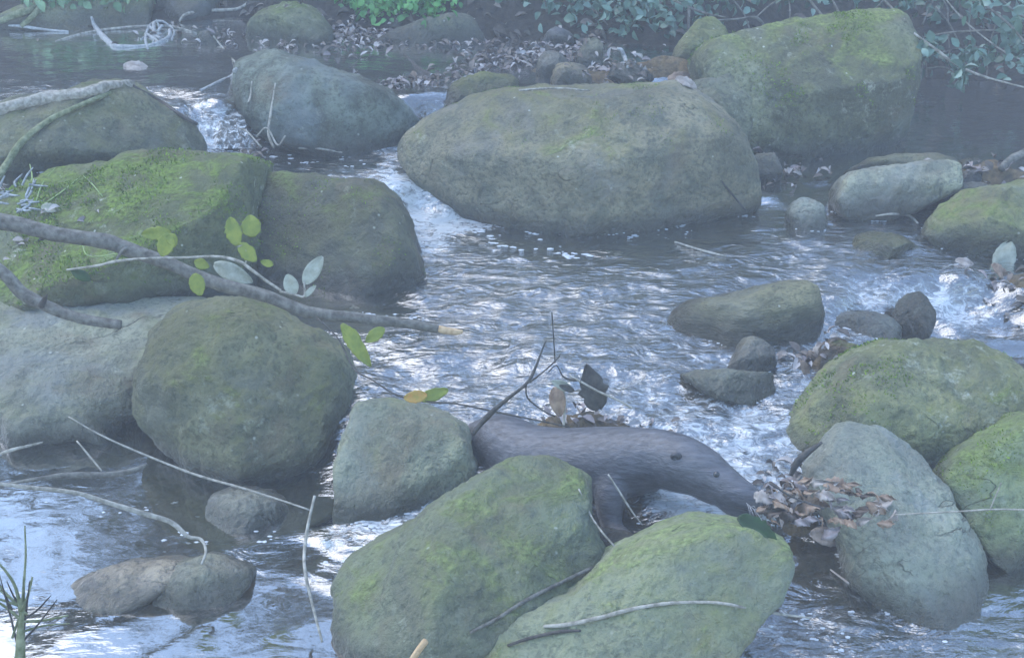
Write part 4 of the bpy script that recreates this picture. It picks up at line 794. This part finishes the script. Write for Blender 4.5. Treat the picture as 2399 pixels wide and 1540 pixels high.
# trees beyond the bank, mirrored in the water
def tree(x, y, h, seed, label):
    root = empty("tree", (x, y, .5)); tag(root, label, "tree", "trees beyond the far bank")
    r0 = .11 + .02 * (seed % 3); rr = random.Random(seed)
    pts = [np.array([x + .12 * h * .1 * math.sin(seed + k), y + .05 * math.cos(seed * 2 + k), .2 + h * k / 5]) for k in range(6)]
    V, F = tube_geo(pts, [r0 * (1 - .16 * k) for k in range(6)], 10, 5, .3)
    cl = []
    for k in range(13):
        z0 = .45 + .5 * rr.random(); b = pts[2] * (1 - z0) + pts[5] * z0; a = rr.uniform(0, 6.28); L = h * rr.uniform(.14, .28)
        e = b + np.array([math.cos(a) * L, math.sin(a) * L, L * rr.uniform(.1, .6)]); cl.append((e, rr.uniform(.45, .8)))
        v2, f2 = tube_geo([b, (b + e) / 2 + np.array([0, 0, .08]), e], [r0 * .35, r0 * .22, r0 * .08], 6, 4, .2, len(V)); V += v2; F += f2
    mesh_obj("trunk", V, F, M_bark, root)
    P = []
    for e, s in cl:
        q = rng.normal(0, 1, (210, 3)); q = q / (np.linalg.norm(q, axis=1, keepdims=True) + 1e-6) * rng.uniform(.2, 1, (210, 1)) ** .5 * s * np.array([1.1, 1.1, .65]); P.append(q + e)
    P = np.vstack(P); n = len(P); L = rng.uniform(.09, .18, n)
    leaves_mesh("crown", P, rng.normal(0, 1, (n, 3)), rng.normal(0, .5, (n, 3)) + np.array([0, 0, 1]), L, L * .55, M_crown, root, .3, .2)
for i, (x, y, h) in enumerate([(-5.2,9.6,4.6),(-3.4,10.6,5.2),(-1.9,9.4,4.4),(-.3,10.4,5.4),(1.2,9.2,5.0),(2.7,10.2,5.8),(4.3,9.0,5.4),(6.0,10.0,5.6),(3.6,7.9,3.6),(.2,8.2,3.2)]):
    tree(x, y, h * .74, i + 3, "leafy tree in the row beyond the far bank")

def reflection_tree(x, y, h, cl, label):  # unseen trees, boughs shaped so their reflections darken the water
    root = empty("tree", (x, y, .3)); tag(root, label, "tree")
    pts = [np.array([x + .05 * math.sin(3 * k), y - .04 * k, .2 + h * k / 4]) for k in range(5)]
    V, F = tube_geo(pts, [.09, .08, .07, .06, .04], 10, 5, .3); P = []
    for e, s in cl:
        e = np.array(e); b = pts[2]; v2, f2 = tube_geo([b, (b + e) / 2 + np.array([0, 0, .15]), e], [.035, .024, .008], 6, 5, .2, len(V)); V += v2; F += f2
        q = rng.normal(0, .5, (420, 3)) * np.array(s) + e; P.append(q)
    mesh_obj("trunk", V, F, M_bark, root); P = np.vstack(P); n = len(P); L = rng.uniform(.06, .11, n)
    leaves_mesh("crown", P, rng.normal(0, 1, (n, 3)), rng.normal(0, .5, (n, 3)) + np.array([0, 0, 1]), L, L * .6, M_crown, root, .3, .2)
reflection_tree(-1.9, 7.6, 2.6, [((-1.5, 6.2, 2.05), (.3, .3, .12)), ((-1.05, 6.2, 2.08), (.3, .3, .16)), ((-.7, 6.3, 2.2), (.25, .3, .14)), ((-2.3, 6.4, 2.0), (.3, .3, .12)), ((-1.8, 6.3, 2.45), (.7, .5, .25)), ((-1.1, 6.4, 2.75), (.7, .5, .3))], "unseen slender tree added on the far bank to darken reflections at the left of the stream")
reflection_tree(2.2, 7.8, 3.0, [((1.35, 6.2, 2.45), (.3, .3, .2)), ((2.2, 6.2, 2.55), (.3, .3, .25)), ((1.8, 6.6, 2.5), (.3, .3, .2))], "unseen slender tree added on the far bank to darken reflections at the right of the stream")

# grass and lichen twigs at the left edge
gr = empty("grass_tuft", at(90, 460, 4.1)); tag(gr, "few thin grass blades springing from the top left of the green mossy boulder", "grass")
for a in ([(85,470,1.5,4.0),(100,430,2,4.0),(128,395,1.2,4.0)],[(100,480,1.5,3.98),(150,445,2,3.98),(190,412,1.2,3.98)],[(240,460,1.5,3.9),(215,430,2,3.92),(195,412,1.2,3.94)],[(60,470,1.5,4.0),(75,420,2,4.0),(70,385,1.2,4.0)],[(300,590,1.5,3.4),(210,600,1.4,3.4),(190,560,1.2,3.45)]):
    S_("blade", a, M_grass, None, parent=gr, seg=4, rough=0)
lt = empty("lichen_twigs", at(30, 470, 3.9)); tag(lt, "bundle of bluish lichen-covered twigs at the left edge against the green mossy boulder", "twigs")
for i in range(26):
    u, v = rng.uniform(-30, 70), rng.uniform(430, 500); a = rng.uniform(-1.2, .3); L = rng.uniform(20, 50); d = rng.uniform(3.82, 3.95)
    S_("twiglet", [(u,v,2.5,d),(u+math.cos(a)*L*.5+rng.normal(0,5),v+math.sin(a)*L*.5,3,d),(u+math.cos(a)*L,v+math.sin(a)*L+rng.normal(0,5),1.5,d)], M_frond, None, parent=lt, seg=5, n=3, rough=.6)
# near plant in the bottom left corner
np_ = empty("bare_seedling", at(45, 1560, 2.15)); tag(np_, "blurry grey-green bare stems spreading up in the bottom left corner", "plant")
for a in ([(45,1580,17,2.15),(48,1500,11,2.15),(52,1440,6,2.15),(50,1400,5,2.15)],[(50,1440,5,2.15),(38,1380,4,2.15),(20,1345,3,2.15),(-10,1310,2.5,2.15)],[(52,1440,5,2.15),(55,1380,3.4,2.15),(60,1300,2.4,2.15),(58,1230,1.8,2.15)],[(52,1430,5,2.15),(66,1390,3.4,2.15),(76,1350,2.4,2.15)],[(48,1450,4,2.15),(20,1425,3.4,2.15),(-20,1400,2.4,2.15)],[(50,1455,4,2.15),(100,1452,3.4,2.15),(160,1440,2.4,2.15)]):
    S_("stem", a, M_barkm, None, parent=np_)

for i in range(12):
    a = rng.uniform(.2, 2.9); L = rng.uniform(60, 190); u0, v0 = 45 + rng.normal(0, 14), rng.uniform(1400, 1530)
    S_("stem", [(u0, v0, 3.2, 2.15), (u0 + math.cos(a) * L * .5 + rng.normal(0, 6), v0 - math.sin(a) * L * .5, 2.4, 2.15), (u0 + math.cos(a) * L, v0 - math.sin(a) * L + rng.normal(0, 10), 1.2, 2.13)], M_barkm if i % 2 else M_barkd, None, parent=np_, seg=6)
# ------------------------------------------------------------------ small falls: strands of water spilling between the boulders
def falls(name, label, u0, u1, v0, ub0, ub1, v1, d0, d1, n):
    V, F = [], []; nv = 36; nu = 40
    for j in range(nv + 1):
        q = j / nv; e = q ** 1.7
        for i in range(nu + 1):
            f = i / nu; lip = 6 * noise.noise(Vector((f * 5, u0, 0))) ; ua = u0 + (u1 - u0) * f; ub = ub0 + (ub1 - ub0) * f
            u = ua + (ub - ua) * q ** .8; v = v0 + lip + (v1 - v0 - lip) * e; d = d0 + (d1 - d0) * q ** .6
            V.append(at(u, v, d) - CF * (.012 * noise.noise(Vector((f * 9, q * 2.2, u0))) + .008 * math.sin(q * 3) + .006 * noise.noise(Vector((f * 30, q * 5, 3)))))
    for j in range(nv):
        for i in range(nu): k = j * (nu + 1) + i; F.append((k, k + 1, k + nu + 2, k + nu + 1))
    o = mesh_obj(name, V, F, M_fall); tag(o, label, kind="structure")
t = NT("falling_water"); n1 = t.noise(t.mapv(t.coord(), scale=(1, 1, .16)), 42, 5, .7, .6); gg = t.n("ShaderNodeBsdfPrincipled"); gg.inputs['Base Color'].default_value = (.72, .78, .82, 1); gg.inputs['Roughness'].default_value = .12
tt_ = t.n("ShaderNodeBsdfTransparent"); mm = t.n("ShaderNodeMixShader"); t.l(t.ramp(n1, [(.46, .04), (.66, .8)]), mm.inputs[0]); t.l(tt_.outputs[0], mm.inputs[1]); t.l(gg.outputs[0], mm.inputs[2]); M_fall = t.done(mm)
falls("water", "strands of water spilling over the small fall at the left", 470, 560, 262, 464, 588, 348, 4.62, 4.40, 26)
falls("water", "strands of water spilling over the middle fall", 978, 1042, 236, 985, 1030, 290, 4.85, 4.72, 18)
B("stone", [(498,290),(510,265),(535,252),(560,268),(575,300),(578,345),(540,352),(500,345)], 352, .11, rock_mat("rock_fall", (.10, .11, .09), (.04, .045, .035), .1, lich=.2, seed=77., wet=.8, zw=.11), "dark wet stone inside the small waterfall at the left", cat="stone", sub=5, seed=5, D=4.58)

# ------------------------------------------------------------------ foam flecks riding on the water
V, F = [], []
vi, fi = ico(2)
def fleck(x, y, r, flat=.18):
    z = float(wfield(np.array([x]), np.array([y]))[0, 0]) - .0005
    b = len(V); s = np.array([1.0 + rng.uniform(0, .9), 1., flat]) * r
    V.extend(vi * s * (1 + .25 * rng.normal(0, 1, (len(vi), 1)) * .4) + np.array([x, y, z])); F.extend([tuple(b + q for q in f) for f in fi])
def flecks(pts, n, su, sv, r0, r1, z=0.):
    for _ in range(n):
        k = rng.uniform(0, len(pts) - 1.001); i = int(k); f = k - i
        u = pts[i][0] * (1 - f) + pts[i + 1][0] * f + rng.normal(0, su); v = pts[i][1] * (1 - f) + pts[i + 1][1] * f + rng.normal(0, sv)
        p = at_z(u, v, z); r = rng.uniform(r0, r1) ** 1.
        m = 1 if rng.random() < .6 else rng.integers(2, 7)
        for _q in range(m): fleck(p[0] + rng.normal(0, r * 1.3) * (m > 1), p[1] + rng.normal(0, r) * (m > 1), r * rng.uniform(.5, 1))
flecks([(1050,530),(1130,548),(1200,575),(1330,590),(1450,600)], 46, 14, 8, .003, .009)
flecks([(1450,560),(1560,545),(1700,510),(1780,480)], 30, 30, 12, .002, .005)
flecks([(620,372),(720,378),(800,385),(860,382)], 30, 22, 6, .003, .007, .11)
flecks([(840,725),(900,735),(960,745)], 10, 20, 5, .004, .009)
flecks([(960,600),(1000,580),(990,560)], 20, 12, 10, .002, .006)
flecks([(60,1180),(300,1200),(500,1270),(700,1260)], 34, 60, 25, .002, .006, -.12)
flecks([(800,1300),(880,1240),(960,1200)], 30, 20, 12, .002, .006, -.1)
flecks([(1500,1260),(1580,1180),(1640,1190)], 40, 30, 20, .002, .005, -.06)
flecks([(1850,1440),(2000,1480),(2200,1500)], 26, 70, 25, .002, .005, -.16)
for lb, (D_, S_0, Vb, Cb) in BINFO.items():
    w = wfield(Vb[::5, 0], Vb[::5, 1]); m = (np.abs(Vb[::5, 2] - w[:, 0]) < .005) & (w[:, 1] > .25); idx = np.where(m)[0]
    if not len(idx): continue
    for i in rng.choice(idx, min(len(idx), int(16 + 90 * S_0))):
        if noise.noise(Vector(Vb[::5][i] * 14)) < -.05: continue
        q = Vb[::5][i] - (Cb - Vb[::5][i]) * np.array([1, 1, 0]) * rng.uniform(0, .03); fleck(q[0], q[1], rng.uniform(.0015, .0045), .3)
fo = mesh_obj("foam", V, F, M_foam); tag(fo, "white foam flecks and bubbles on the water", kind="stuff")

# ------------------------------------------------------------------ thin haze volume added to imitate a milky lens veil
bm = bmesh.new(); bmesh.ops.create_cube(bm, size=1); me = bpy.data.meshes.new("haze"); bm.to_mesh(me); bm.free()
hz = bpy.data.objects.new("haze", me); COL.objects.link(hz); hz.scale = (27, 22, 9.5); hz.location = (0, 5.3, 2.4)
t = NT("haze_veil"); pv = t.n("ShaderNodeVolumePrincipled"); pv.inputs['Density'].default_value = HAZE_DENSITY; pv.inputs['Color'].default_value = (.88, .92, 1, 1); pv.inputs['Anisotropy'].default_value = 0
t.l(pv.outputs[0], t.out.inputs['Volume']); me.materials.append(t.m); tag(hz, "thin bluish haze added to imitate a milky lens veil", kind="stuff")
